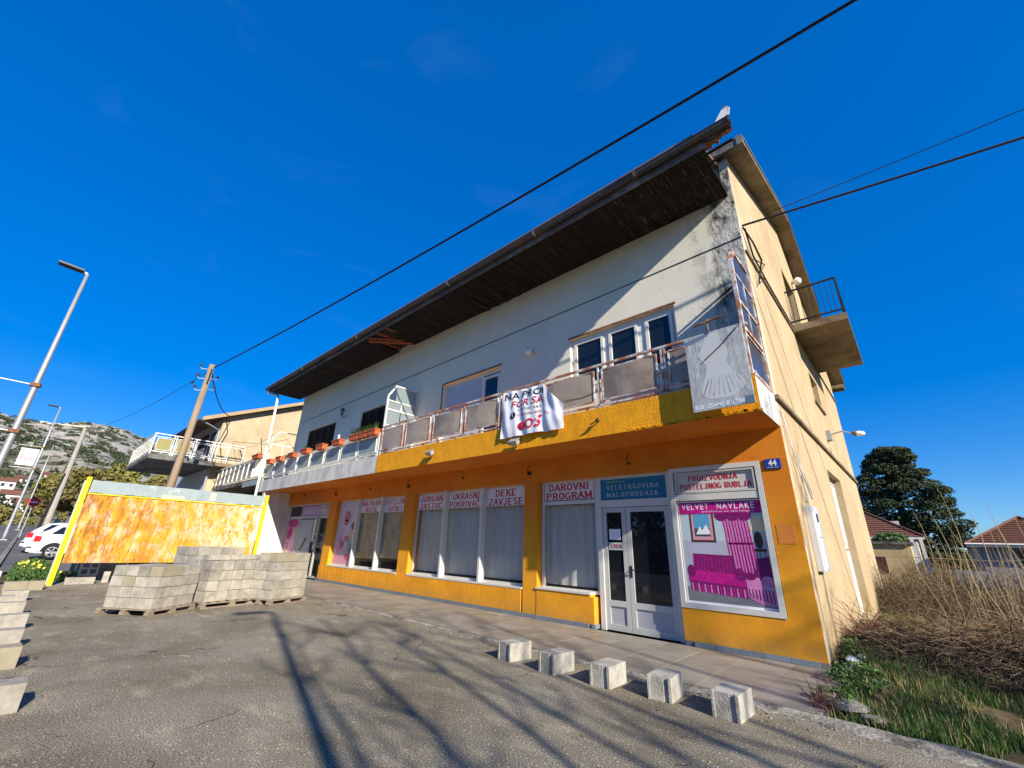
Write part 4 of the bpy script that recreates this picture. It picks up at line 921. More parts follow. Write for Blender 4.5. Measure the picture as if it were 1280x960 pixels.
for x, z, l in ((-19.4, 3.2, 'wire stub on the orange band above the far left shop door'), (-16.5, 3.12, 'round socket on the orange band above the leftmost pillar'), (-13.9, 3.15, 'wire stub on orange band above the brown lined windows'), (-11.6, 3.10, 'round socket on orange band above the second pillar'), (-9.0, 3.15, 'curled wire stub on orange band above the curtained three part window'), (-6.6, 3.08, 'round black socket on orange band left of the DAROVNI PROGRAM sign'), (-4.0, 3.05, 'wire bracket hanging on orange band above the blue sign')):
    mb = MB().tube([(x, YF - .0, z), (x, YF - .05, z)], .045 if 'socket' in l else .02, 8)
    mb.tube([(x, YF - .04, z), (x - .02, YF - .07, z + .08), (x + .02, YF - .04, z + .20)], .008, 5)
    obj('cable_stub', mb, M['cable'], label=l, cat='cable stub')
t = empty('house_number', (-1.50, YF, 2.72), label='blue enamel house number plate reading 44 on the orange corner', cat='number plate')
obj('plate', MBb(-1.615, -1.385, YF - .02, YF - .002, 2.72, 2.88), M['enamel_blue'], t, bevel=.004)
mb = MB(); text(mb, '44', -1.56, -1.44, 2.765, 2.86, YF - .024, 0, .03); text(mb, 'MOSTAR - ULICA', -1.58, -1.42, 2.735, 2.75, YF - .024, 0, .0); obj('number', mb, M['print_white'], t)
# ---- gable fittings
t = empty('meter_cabinet', (-1.29, 8.75, 1.2), label='white electric meter cabinet on the cream gable wall near the corner', cat='meter cabinet')
obj('cabinet', MBb(XR, XR + .10, 8.35, 8.80, 1.22, 2.20), M['meter_white'], t, bevel=.01)
obj('door', MBb(XR + .10, XR + .115, 8.38, 8.77, 1.72, 2.17), M['meter_white'], t, bevel=.006)
obj('door', MBb(XR + .10, XR + .115, 8.38, 8.77, 1.25, 1.69), M['meter_white'], t, bevel=.006)
obj('meter_window', MBb(XR + .116, XR + .122, 8.48, 8.60, 1.95, 2.08), M['black'], t)
obj('cable_loop', MB().tube([(XR + .03, 7.95, 3.7), (XR + .05, 8.05, 3.1), (XR + .09, 8.35, 2.6), (XR + .10, 8.6, 2.32), (XR + .08, 8.9, 2.4), (XR + .04, 8.7, 2.75), (XR + .03, 8.2, 3.0)], .013, 6).tube([(XR + .03, 7.9, 3.7), (XR + .03, 8.1, 3.3), (XR + .06, 8.5, 2.2)], .010, 6), M['alu'], label='pale loose cables looping down the gable to the meter cabinet', cat='cable')
obj('cable_loop', MB().tube([(XR + .03, 7.9, 7.5), (XR + .12, 8.1, 7.2), (XR + .16, 8.35, 6.9), (XR + .06, 8.5, 6.7), (XR + .05, 8.3, 6.4)], .018, 6).tube([(XR + .06, 7.9, 7.45), (XR + .03, 8.4, 7.1), (XR + .03, 9.2, 7.02), (XR + .03, 12.0, 6.98)], .016, 6).tube([(XR + .05, 8.2, 6.9), (XR + .2, 8.3, 6.75), (XR + .08, 8.2, 6.5), (XR + .15, 8.35, 6.45), (XR + .03, 8.2, 6.3)], .012, 5), M['cable'], label='tangle of black cables fixed at the top corner of the gable', cat='cable')
t = empty('wall_street_lamp', (XR, 13.9, 4.4), label='old bracket lamp sticking out from the cream gable wall', cat='lamp')
obj('junction_box', MBb(XR, XR + .10, 13.75, 14.0, 4.34, 4.60), M['galv'], t)
obj('arm', MB().tube([(XR + .1, 13.87, 4.5), (XR + .35, 13.87, 4.55), (XR + .55, 13.87, 4.47)], .018, 6), M['galv'], t)
obj('lamp_head', MB().lathe([(.015, 0), (.05, .04), (.07, .09), (.065, .12)], (XR + .52, 13.87, 4.47), 10, T=Matrix.Rotation(1.75, 4, 'Y')), M['concrete'], t)
obj('bulb_glass', MB().lathe([(.06, .12), (.07, .18), (.055, .27), (.0, .30)], (XR + .52, 13.87, 4.47), 10, T=Matrix.Rotation(1.75, 4, 'Y')), M['globe'], t, smooth=True)
t = empty('downpipe', (-21.9, 6.5, 0), label='white and grey downpipe from the gutter at the left end of the building', cat='downpipe')
obj('elbow', MB().tube([(-22.55, 6.2, 8.38), (-22.55, 6.25, 8.2), (-21.75, 6.42, 8.0), (-21.70, 6.45, 7.85)], .055, 8), M['zinc'], t)
obj('pipe', MB().tube([(-21.70, 6.45, 7.85), (-21.70, 6.5, 6.0), (-21.78, 6.52, 0)], .055, 8), M['pvc'], t)
# ---- flower boxes
def flower_box(x, z, y, w, lab, plant=True, tall=False):
    t = empty('flower_box', (x, y, z), label=lab, cat='flower box', group='terracotta flower boxes on the balcony railing')
    mb = MB(); h = .17; a, b = w / 2, .10
    P0 = [(x - a * .88, y - b * .8), (x + a * .88, y - b * .8), (x + a * .88, y + b * .8), (x - a * .88, y + b * .8)]
    P1 = [(x - a, y - b), (x + a, y - b), (x + a, y + b), (x - a, y + b)]
    for i in range(4):
        j = (i + 1) % 4; mb.poly([(*P0[i], z), (*P0[j], z), (*P1[j], z + h), (*P1[i], z + h)])
    mb.poly([(*p, z) for p in P0][::-1])
    for i in range(4):
        j = (i + 1) % 4; mb.bar((*P1[i], z + h), (*P1[j], z + h), .03, .03)
    obj('box', mb, M['terracotta'], t)
    obj('soil', MBb(x - a * .9, x + a * .9, y - b * .9, y + b * .9, z + h * .5, z + h * .8), M['soil'], t)
    if plant:
        mb = MB()
        for i in range(16 if not tall else 40):
            px_, py_ = x + random.uniform(-a, a) * .8, y + random.uniform(-.06, .06); H = random.uniform(.05, .14) * (1.9 if tall else 1)
            q = Vector((px_, py_, z + h * .8)); d = Vector((random.uniform(-1, 1), random.uniform(-1, 1), 0)) * .05
            mb.bar(q, q + d * .5 + Vector((0, 0, H)), .006)
            for k in range(3):
                c = q + d * .5 + Vector((random.uniform(-.04, .04), random.uniform(-.04, .04), H + random.uniform(-.05, .03))); r = .03
                mb.poly([c + Vector((-r, 0, 0)), c + Vector((0, -r * .6, .01)), c + Vector((r, 0, .02)), c + Vector((0, r * .6, 0))])
        obj('plant', mb, M['leaf'], t)
    return t
ords = ['first', 'second', 'third', 'fourth', 'fifth', 'sixth', 'seventh', 'eighth']
for i, (x, w) in enumerate(((-20.9, .5), (-19.75, .55), (-18.4, .55), (-17.1, .62), (-15.75, .6), (-14.45, .6), (-13.2, .6), (-12.6, .5), (-12.05, .5))):
    lab = ['leftmost orange flower box on the white balcony railing beside the downpipe', 'second flower box from the downpipe on the white railing', 'third flower box from the downpipe on the white railing', 'flower box on the white railing below the left brown shuttered window', 'flower box with sparse plant on white railing right of the left shuttered window', 'flower box with a pale figure standing in it on the white railing', 'leftmost of the three close flower boxes at the right end of the white railing', 'middle of the three close flower boxes with green shoots', 'rightmost flower box beside the tall glass screen'][i]
    fb = flower_box(x, 4.56, YR - .13, w, lab, i in (3, 4, 6, 7, 8), i >= 6)
obj('figurine', MB().lathe([(.0, 4.70), (.05, 4.70), (.035, 4.78), (.03, 4.84), (.045, 4.88), (.03, 4.93), (0, 4.95)], (-14.45, YR - .13, 0), 10), M['globe'], smooth=True, label='small white figurine standing in a flower box on the railing', cat='figurine')

# ================================================================== CONCRETE BLOCKS
def block_mesh(name, l, w, h, m, groove=True, j=.004):
    """long axis along +Y, end face toward -Y with lips and a recess"""
    mb = MB(); a = w / 2; L = l / 2
    if groove:
        mb.box(-a, a, -L + .02, L, 0, h)
        mb.box(-a, -a + .025, -L, -L + .0201, 0, h).box(a - .03, a, -L, -L + .0201, 0, h).box(-a + .0249, a - .085, -L + .012, -L + .0202, .0, h - .002)
        mb.box(-.07, .09, -.006, .006, h - .001, h + .0006)
    else: mb.box(-a + j, a - j, -L + j, L - j, 0, h - j)
    return mb
def thing_block(src, mb, loc, rz, m, lab, group, tilt=(0, 0)):
    if src is None:
        o = obj('concrete_block', mb, m, bevel=.006); 
    else:
        o = src.copy(); COL.objects.link(o)
    o.location = loc; o.rotation_euler = (tilt[0], tilt[1], rz)
    o['label'] = lab; o['category'] = 'concrete block'; o['group'] = group
    return o
src = None
G1 = 'loose concrete blocks set out along the terrace edge'
rb = [(-4.50, 5.03, -.10, 'loose grey block at the terrace edge, nearest the shop windows'), (-3.75, 4.99, -.06, 'loose grey block at terrace edge, second from the windows, left of the door'), (-3.03, 5.02, .02, 'middle of the five loose blocks, standing in front of the shop door'), (-2.38, 5.10, .10, 'loose grey block in front of the furniture poster, with a slot line on top'), (-1.70, 5.07, -.02, 'rightmost and nearest loose grey block at the terrace edge')]
for x, y, rz, lab in rb:
    o = thing_block(src, block_mesh('b', .40, .25, .215, None), (x, y, .0), rz, M['block_grey'], lab, G1); src = src or o
G2 = 'concrete blocks in a row along the roadside edge of the yard'
lb = [(-6.12, .18, .0, 'nearest roadside block at the left edge, pale with a sharp shadow', 1), (-7.92, .14, .06, 'second roadside block, rough and tan coloured with a broken corner', 2), (-9.2, .16, -.03, 'third roadside block from the camera, pale and level', 1), (-10.75, .20, .04, 'fourth roadside block from the camera', 1), (-12.5, .18, -.05, 'fifth roadside block from the camera', 1), (-13.7, .02, .02, 'sixth roadside block, set slightly towards the road', 1), (-14.8, .22, .0, 'seventh roadside block from the camera', 1), (-17.2, .20, .08, 'pair of stacked roadside blocks by the yellow post, left one', 2), (-17.25, .50, .05, 'roadside block beside the yellow post, right one of the pair', 2)]
for x, y, rz, lab, k in lb:
    o = thing_block(src, None, (x, y, gz(x)), math.pi / 2 * 0 + rz, None, lab, G2)
    if k == 2:
        o.data = o.data.copy(); o.data.materials[0] = M['block_tan']
    else:
        o.data = o.data.copy(); o.data.materials[0] = M['block']
    o.scale = (1.0, 1, 1)
# pallet stacks
def pallet(C, ang, la, lb_, lab):
    a = Vector((math.cos(ang), math.sin(ang), 0)); b = Vector((-a.y, a.x, 0)); b = b if b.x < 0 else -b
    t = empty('pallet', C, label=lab, cat='pallet', group='wooden pallets under the block stacks')
    F = lambda u, v, z: Vector(C) + a * u + b * v + Vector((0, 0, z))
    for i in range(7):
        v = -.03 + (lb_ + .0) * i / 6.3
        obj('deck_board', MB().bar(F(-.05, v + .04, .115), F(la + .05, v + .04, .115), .10, .018), M['pallet'], t)
    for i in range(3):
        u = (la - .0) * i / 2
        obj('runner', MB().bar(F(u, -.04, .012), F(u, lb_ + .04, .012), .10, .02), M['pallet'], t)
        obj('stringer', MB().bar(F(u, -.04, .096), F(u, lb_ + .04, .096), .10, .02), M['pallet'], t)
        for j in range(3):
            v = (lb_ - .0) * j / 2; obj('foot_block', MB().bar(F(u - .05, v, .052), F(u + .05, v, .052), .12, .062), M['pallet'], t)
    return a, b
bsrc = {}; bvar = {}
def stack(C, ang, na, nb, rows, wa, lb_, h, which, faceA, faceB, z0=.126, top_extra=None, jit=.007, tan=()):
    a, b = pallet(C, ang, na * wa, nb * lb_, 'wooden pallet under the ' + which)
    rz = math.atan2(b.y, b.x) - math.pi / 2
    on = ['bottom', 'second', 'third', 'fourth', 'fifth', 'sixth']
    for r in range(rows):
        for i in range(na):
            for j in range(nb):
                top = r == rows - 1
                if not (i == 0 or j == 0 or top): continue
                c = Vector(C) + a * ((i + .5) * wa) + b * ((j + .5) * lb_) + Vector((random.uniform(-jit, jit), random.uniform(-jit, jit), z0 + r * h))
                rn = on[r] if not top else 'top'
                if i == 0 and j == 0: where = 'at the near corner'
                elif j == 0: where = '%s on its %s' % (['', 'second block', 'third block', 'fourth block', 'fifth block', 'sixth block'][i], faceA)
                elif i == 0: where = '%s on its %s' % (['', 'second block', 'third block', 'fourth block', 'fifth block', 'sixth block'][j], faceB)
                else: where = 'top inside, %s in and %s back' % (['one', 'two', 'three', 'four', 'five', 'six'][i - 1], ['one', 'two', 'three', 'four', 'five', 'six'][j - 1])
                lab = '%s layer of %s, %s' % (rn, which, where)
                key = (wa, lb_, h); vs = bvar.setdefault(key, []); s_ = vs[random.randrange(5)] if len(vs) >= 5 else None
                o = thing_block(s_, block_mesh('b', lb_, wa, h, None, groove=False, j=.006), c, rz + random.uniform(-.008, .008), M['block'], lab, 'concrete blocks stacked on pallets')
                bsrc.setdefault(key, o)
                if s_ is None:
                    vs.append(o)
                    o.data = o.data.copy()
                    for v_ in o.data.vertices: v_.co += Vector((random.uniform(-1, 1), random.uniform(-1, 1), random.uniform(-1, .2))) * (.0025 if random.random() < .85 else .008)
                if (i, j, r) in tan: o.data = o.data.copy(); o.data.materials[0] = M['block_tan']
    return a, b
R_ = math.radians
stack((-10.95, 1.98, 0), R_(218), 4, 2, 4, .25, .50, .185, 'low left stack', 'left face', 'right face', tan=((2, 0, 2), (0, 0, 3)))
stack((-11.55, 2.95, 0), R_(197), 2, 5, 4, .50, .255, .205, 'wide middle stack', 'left side', 'front face')
stack((-11.35, 4.22, 0), R_(205), 2, 2, 5, .30, .52, .198, 'tall right stack', 'left side', 'front face', tan=((0, 0, 4),))
stack((-13.6, 3.1, 0), R_(197), 2, 4, 5, .50, .30, .21, 'stack half hidden at the back', 'left side', 'front face')
# course lying across the top of the middle stack
a = Vector((math.cos(R_(197)), math.sin(R_(197)), 0)); b = Vector((a.y, -a.x, 0)); b = b if b.x < 0 else -b
for j in range(5):
    c = Vector((-11.55, 2.95, .126 + 4 * .205)) + a * .30 + b * (.13 + j * .25)
    thing_block(bsrc[(.50, .255, .205)], None, c, math.atan2(a.y, a.x) + math.pi / 2, None, 'ribbed block lying across the top of middle stack, %s from left' % ords[j], 'concrete blocks stacked on pallets').scale = (.52, .94, .55)

# ================================================================== BILLBOARD FRAME
bb = empty('billboard', (-18.2, 3.3, gz(-18.2)), label='large rust streaked yellow sheet metal billboard on yellow posts behind the block stacks', cat='billboard')
BX = -18.2
obj('post', MB().bar((BX + .05, .84, -.05), (BX + .05, .84, 3.0), .11), M['pole_yellow'], bb)
obj('post', MB().bar((BX + .05, 5.86, -.05), (BX + .05, 5.86, 2.96), .10), M['pole_yellow'], bb)
obj('brace', MB().bar((BX - .04, .78, .05), (BX - .04, .78, 2.9), .05), M['galv'], bb)
obj('brace', MB().bar((BX - .04, 5.9, 2.4), (BX - .9, 6.2, .05), .05), M['rust'], bb)
for r, (z0, z1) in enumerate(((.60, 1.62), (1.624, 2.52))):
    n = 4
    for i in range(n):
        y0 = .93 + i * 4.86 / n; mb = MB(); K = 6
        for k in range(K):
            ya = y0 + (4.86 / n - .004) * k / K; yb_ = y0 + (4.86 / n - .004) * (k + 1) / K
            o0 = .010 * math.sin(k * 1.7 + i) ; o1 = .010 * math.sin((k + 1) * 1.7 + i)
            mb.poly([(BX + o0, ya, z0), (BX + o1, yb_, z0 + (.0)), (BX + o1, yb_, z1), (BX + o0, ya, z1)]); mb.poly([(BX + o0 - .004, ya, z0), (BX + o0 - .004, ya, z1), (BX + o1 - .004, yb_, z1), (BX + o1 - .004, yb_, z0)])
        obj('sheet', mb, M['rusty_yellow'], bb)
obj('top_rail', MB().bar((BX + .01, .90, 2.53), (BX + .01, 5.82, 2.53), .04, .03), M['pole_yellow'], bb)
for i in range(3):
    y0 = .93 + i * 1.63; mb = MB()
    P = [(BX, y0, 2.55)]; top = []
    for k in range(9):
        yy = y0 + 1.625 * k / 8; mb_z = 2.93 + random.uniform(-.012, .008); top.append((BX + random.uniform(-.006, .006), yy, mb_z))
    bot = [(BX + random.uniform(-.004, .004), y0 + 1.625 * k / 8, 2.55 + random.uniform(-.01, .03)) for k in range(9)]
    for k in range(8): mb.poly([bot[k], bot[k + 1], top[k + 1], top[k]]); mb.poly([(p[0] - .004, p[1], p[2]) for p in (bot[k], top[k], top[k + 1], bot[k + 1])])
    obj('grey_sheet', mb, M['board_grey'], bb)
obj('peeling_patch', MB().poly([(BX + .012, 2.6, 2.56), (BX + .014, 3.3, 2.57), (BX + .02, 3.1, 2.68), (BX + .015, 2.9, 2.66)]) or MB().box(BX + .008, BX + .014, 2.7, 3.3, 2.56, 2.66), M['print_cream'], bb)
obj('peeling_patch', MBb(BX + .010, BX + .016, 4.05, 4.2, 2.60, 2.86), M['print_cream'], bb)
# low edge behind the yard: blocks, a hollow block and a grid
G3 = 'blocks lying below the billboard'
for x, y, rz, s, lab in ((-18.3, 1.45, 1.57, (.9, 1.3, 1), 'flat pale block on the yard edge right of the yellow post'), (-18.35, 2.45, 1.57, (.9, 1.0, .8), 'low broken block below the billboard beside the upright stub'), (-18.5, 3.4, 1.57, (.9, 2.2, 1), 'long pale kerb block below the billboard, partly behind the low stack')):
    o = thing_block(bsrc[(.25, .50, .185)], None, (x, y, gz(x)), rz - 1.57, None, lab, G3); o.scale = s
obj('stub_post', MBb(-18.6, -18.5, 1.95, 2.1, .0, .34), M['block'], label='short upright concrete stub below the billboard', cat='concrete stub')
mb = MB(); frame(mb, 1.40, 1.84, .22, .62, .05, 0, 1)
mb = MB()
for z in (.20, .38, .56): mb.box(-19.3, -19.1, 1.42, 1.86, z, z + .05)
for y in (1.42, 1.62, 1.81): mb.box(-19.3, -19.1, y, y + .05, .25, .38).box(-19.3, -19.1, y, y + .05, .43, .56)
obj('vent_block', mb, M['wall_far'], label='white ventilation block with four square holes behind the yard edge', cat='vent block')
obj('low_wall', MBb(-19.9, -19.7, 1.25, 2.6, 0, .75), M['block'], label='low grey wall end behind the ventilation block', cat='wall')
t = empty('tile_bench', (-20.2, 4, 0), label='low tiled ledge with dark opening under the billboard', cat='ledge')
obj('slab', MBb(-20.6, -20.0, 2.6, 7, .62, .70), M['grout'], t); obj('back', MBb(-20.7, -20.6, 2.6, 7, 0, .62), M['interior'], t)
for i in range(14): obj('tile', MBb(-20.02, -19.985, 2.62 + i * .31, 2.91 + i * .31, .60, .86), M['wall_far'], t)
# ================================================================== NEIGHBOUR HOUSE
NX = -30.0
N = empty('neighbour_house', (-35, 10, .3), label='pale cream neighbour house with low gable and white railed balcony behind the wooden pole', cat='house')
mb = MB(); mb.extrude([(NX, 6.25, 0), (NX, 18, 0), (NX, 18, 8.6), (NX, 12.2, 10.85), (NX, 6.25, 8.25)], (-.3, 0, 0)); obj('gable_wall', mb, M['neigh_wall'], N)
obj('front_wall', MBb(-42, NX - .3, 6.25, 6.5, 0, 8.2), M['wall_far'], N)
obj('front_window', MBb(-34.5, -32.5, 6.2, 6.26, 5.5, 7.6), M['glass_dark'], N)
obj('front_door', MBb(-31.9, -30.9, 6.2, 6.26, 5.42, 7.5), M['brown_wood'], N)
obj('garage_wall', MBb(-42, NX - .3, 6.9, 7.0, 0, 5.1), M['interior'], N)
def rz_(y): return 8.28 + .437 * (y - 6.25) if y < 12.2 else 10.88 - .39 * (y - 12.2)
for nm, y0, y1 in (('roof', 5.1, 12.2), ('roof', 12.2, 18.6)):
    mb = MB(); slab_roof(mb, -42.5, -29.6, y0, rz_(y0), y1, rz_(y1), .14); obj(nm, mb, M['roof_dark'], N)
mb = MB(); slab_roof(mb, -29.62, -29.5, 5.1, rz_(5.1) - .02, 12.2, rz_(12.2) - .02, .22); slab_roof(mb, -29.62, -29.5, 12.2, rz_(12.2) - .02, 18.6, rz_(18.6) - .02, .22); obj('verge_board', mb, mat('tan_verge', (.40, .28, .15), .8, .15, 4, .2), N)
obj('gutter', MB().tube([(-42.5, 5.05, 7.8), (-29.5, 5.05, 7.8)], .07, 6), M['gutter'], N)
obj('downpipe', MB().tube([(-29.75, 5.1, 7.8), (-29.85, 6.15, 7.4), (-29.85, 6.2, 0)], .05, 6), M['zinc'], N)
obj('hanging_cable', MB().tube([(-29.9, 6.3, 8.3), (-29.9, 6.6, 7.4), (-29.9, 6.4, 6.6), (-29.9, 6.7, 5.6)], .02, 5), M['cable'], N)
nb_ = obj('balcony', MBb(-36.5, -28.9, 3.15, 6.2, 5.16, 5.40), M['concrete_dark'], N)
mb = MB()
mb.bar((-28.95, 3.2, 6.50), (-28.95, 7.5, 6.50), .05).bar((-28.95, 3.2, 5.55), (-28.95, 7.5, 5.55), .04).bar((-28.95, 3.2, 6.35), (-28.95, 7.5, 6.35), .03)
mb.bar((-36.4, 3.2, 6.50), (-28.95, 3.2, 6.50), .05).bar((-36.4, 3.2, 5.55), (-28.95, 3.2, 5.55), .04).bar((-28.95, 7.5, 6.5), (-29.95, 7.5, 6.5), .05)
for y in (3.2, 4.05, 4.15, 4.95, 5.05, 5.85, 5.95, 6.7, 7.5): mb.bar((-28.95, y, 5.3), (-28.95, y, 6.5), .045)
obj('railing', mb, M['white_rail'], nb_)
for y0, y1 in ((3.35, 3.98), (4.22, 4.88), (5.12, 5.78), (6.1, 6.6)):
    mb = MB(); 
    for a, b in (((-28.95, y0, 5.65), (-28.95, y1, 5.65)), ((-28.95, y1, 5.65), (-28.95, y1, 6.28)), ((-28.95, y1, 6.28), (-28.95, y0, 6.28)), ((-28.95, y0, 6.28), (-28.95, y0, 5.65))): mb.bar(a, b, .03)
    obj('panel_frame', mb, M['white_rail'], nb_)
for y0, y1 in ((3.38, 3.95), (4.25, 4.85)): obj('panel', MBb(-28.97, -28.95, y0, y1, 5.68, 6.25), mat('olive_panel', (.30, .26, .10), .7, .1, 5, .1) if y0 < 4 else bpy.data.materials['olive_panel'], nb_)
for i in range(13): obj('bar', MB().bar((-36.3 + i * .58, 3.2, 5.42), (-36.3 + i * .58, 3.2, 6.5), .025), M['white_rail'], nb_)
obj('balcony_return', MBb(-30, -28.9, 6.2, 7.6, 5.2, 5.4), M['concrete'], N)
Tt = empty('linking_terrace', (-27, 7, 4), label='lower concrete terrace with white railing between neighbour house and the shop building', cat='terrace')
obj('slab', MBb(-32.6, -22.0, 6.62, 9.5, 3.86, 4.06), M['concrete_dark'], Tt)
mb = MB().bar((-32.6, 6.66, 5.06), (-22.0, 6.66, 5.06), .06).bar((-32.6, 6.66, 4.15), (-22.0, 6.66, 4.15), .045)
for i in range(15): x = -22.05 - i * .75; mb.bar((x, 6.66, 4.05), (x, 6.66, 5.06), .045)
obj('railing', mb, M['white_rail'], Tt)
for i in range(2, 14): x = -22.05 - i * .75; obj('panel', MBb(x - .70, x - .05, 6.68, 6.70, 4.2, 5.0), mat('pale_rail_panel', (.34, .30, .24), .6, .1, 5, .1) if i == 2 else bpy.data.materials['pale_rail_panel'], Tt)
for i in range(10): obj('bar', MB().bar((-22.2 - i * .15, 6.66, 4.15), (-22.2 - i * .15, 6.66, 5.06), .025), M['white_rail'], Tt)
obj('fascia_panel', MBb(-24.3, -22.0, 6.58, 6.62, 3.72, 3.98), M['board_grey'], Tt)
obj('back_wall', MBb(-32, -21.95, 9.4, 9.6, 0, 6.2), M['neigh_wall'], Tt)
obj('underside_wall', MBb(-30, -22.2, 8.0, 8.1, 0, 3.86), M['interior'], Tt)
flower_box(-22.9, 5.0, 6.52, .9, 'long red flower box on the lower terrace railing left of the downpipe', True)
flower_box(-31.2, 5.02, 6.52, .55, 'small orange flower box at the far end of the lower terrace railing', False)
obj('clothes_line', MB().tube([(-22, 7.0, 6.3), (-25, 7.0, 6.1), (-29.9, 7.0, 6.9)], .012, 4).tube([(-22, 7.4, 6.0), (-29.9, 7.4, 6.5)], .010, 4).tube([(-24.3, 6.9, 6.3), (-23.4, 6.9, 5.1)], .02, 4), M['cable'], label='thin dark lines strung from the shop building to the neighbour gable', cat='washing line')

# ================================================================== POLES, WIRES
def street_lamp(x, y, h, lab, rods=False):
    z = gz(x); t = empty('street_lamp', (x, y, z), label=lab, cat='street lamp', group='grey street lamps along the road')
    obj('pole', MB().tube([(x, y, z), (x, y, z + .3), (x, y, z + h * .55), (x, y, z + h)], [.11, .10, .075, .045], 8), M['galv'], t, smooth=True)
    obj('base_plate', MBb(x - .2, x + .2, y - .2, y + .2, z - .02, z + .04), M['galv'], t)
    obj('arm', MB().bar((x, y, z + h), (x, y - .12, z + h + .03), .06), M['galv'], t)
    mb = MB(); T = Matrix.Translation((x, y - .1, z + h + .02)) @ Matrix.Rotation(-.05, 4, 'X'); mb.box(-.14, .14, -.62, 0, 0, .06, 0, T); mb.box(-.10, .10, -.5, -.05, -.02, 0, 0, T)
    obj('lamp_head', mb, M['lamp_dark'], t)
    if rods:
        for zz in rods: obj('banner_rod', MB().tube([(x, y, z + zz), (x, y - 1.25, z + zz + .02)], .02, 5), M['pvc'], t); obj('clamp', MB().tube([(x, y, z + zz - .05), (x, y, z + zz + .05)], .13, 8), M['rust'], t)
    return t
street_lamp(-19.0, -1.08, 9.6, 'nearest grey street lamp at the left edge with short white banner rods', rods=(5.55, 4.1))
street_lamp(-47.0, -.93, 9.6, 'second grey street lamp with a white banner beside it', rods=(6.5, 4.9))
street_lamp(-73.0, -.7, 9.4, 'thin distant street lamp third along the road')
street_lamp(6.84, -1.14, 9.6, 'street lamp out of view whose long shadow falls across the yard')
bnr = obj('street_banner', MBb(-47.0, -46.98, -1.95, -1.05, gz(-47) + 5.1, gz(-47) + 6.3), M['banner'], label='white street banner with pink letters hanging on the second street lamp', cat='banner')
mb = MB(); zc = gz(-47)
mb.box(-46.97, -46.965, -1.93, -1.07, zc + 6.0, zc + 6.27, 1)
for k, y in enumerate((-1.75, -1.5, -1.25)): mb.box(-46.97, -46.965, y - .1, y + .08, zc + 5.45, zc + 5.52, 0).box(-46.97, -46.965, y - .1, y + .08, zc + 5.65, zc + 5.72, 0).box(-46.97, -46.965, y - .1, y - .04, zc + 5.52, zc + 5.65, 0)
o = obj('print', mb, [M['pink'], M['print_wall2']], bnr)
t = empty('wooden_pole', (-24, 3.7, gz(-24)), label='leaning grey wooden utility pole in front of the neighbour house', cat='utility pole')
obj('pole', MB().tube([(-24, 3.62, gz(-24) - .1), (-24, 3.78, 5), (-24, 3.88, 9.35)], [.17, .15, .12], 9), M['pole_wood'], t, smooth=True)
for k, (dy, z) in enumerate(((-1, 9.1), (-1, 8.6), (1, 8.7), (-1, 8.0), (1, 8.15))):
    obj('insulator_hook', MB().tube([(-24, 3.85, z), (-24, 3.85 + dy * .35, z - .08), (-24, 3.85 + dy * .40, z + .05)], .018, 5), M['galv'], t)
    obj('insulator', MB().lathe([(.0, z + .02), (.06, z + .04), (.06, z + .10), (.04, z + .16), (0, z + .18)], (-24, 3.85 + dy * .40, 0), 8), M['insul'], t)
obj('strap', MB().tube([(-23.87, 3.9, 9.1), (-23.86, 3.87, 8.3)], .03, 5), M['cable'], t)
def wire(a, b, sag, r, lab, n=28, name='overhead_wire'):
    a = Vector(a); b = Vector(b); P = [a.lerp(b, i / n) - Vector((0, 0, sag * 4 * (i / n) * (1 - i / n))) for i in range(n + 1)]
    return obj(name, MB().tube(P, r, 5), M['cable'], label=lab, cat='wire')
wire((-24, 3.95, 9.2), (22, 7.75, 10.4), .75, .028, 'thick black overhead cable running from the wooden pole up over the building', 44)
wire((-24, 3.75, 8.9), (-50, .95, 9.4), .5, .012, 'thin wire from the wooden pole to the distant concrete pole')
obj('splice', MB().tube([(-25.6, 3.6, 8.78), (-25.9, 3.57, 8.76)], .05, 6), M['insul'], label='dark splice on the thin wire left of the wooden pole', cat='cable joint')
wire((-23.9, 3.95, 8.9), (-29.7, 6.5, 8.35), .5, .025, 'dark cable dropping from the wooden pole to the neighbour roof', 14)
wire((-1.26, 7.85, 7.5), (10.2, 10.4, 8.04), .10, .022, 'thicker wire from the top gable corner out to the right')
wire((-1.0, 11.3, 10.2), (7.7, 10.3, 9.3), .05, .010, 'thinner wire from gable roof edge out to the right')
t = empty('concrete_pole', (-50, .9, gz(-50)), label='slanting concrete utility pole with a strut in front of the roadside trees', cat='utility pole')
z = gz(-50); obj('pole', MB().tube([(-50, .9, z - .1), (-50, .9, 9.6)], [.22, .13], 8), M['pole_conc'], t)
obj('strut', MB().tube([(-49.8, .45, z - .1), (-49.9, .8, 5.8)], [.09, .07], 8), M['cable'], t)
obj('crossarm', MB().bar((-50, .6, 9.5), (-50, 1.25, 9.75), .06).tube([(-50, 1.2, 9.3), (-50, 1.35, 9.0), (-50, 1.1, 8.9), (-50, .95, 9.2)], .03, 5).bar((-50, .9, 9.6), (-50, 1.1, 10.1), .04), M['insul'], t)
for i, (x, y, h) in enumerate(((-40, 2.0, 2.6), (-43, 2.6, 2.2))): obj('fence_post', MB().tube([(x, y, gz(x)), (x, y, gz(x) + h)], .06, 6), M['pole_conc'], label='short pale post behind the parked cars, %s one' % ('nearer', 'farther')[i], cat='post')

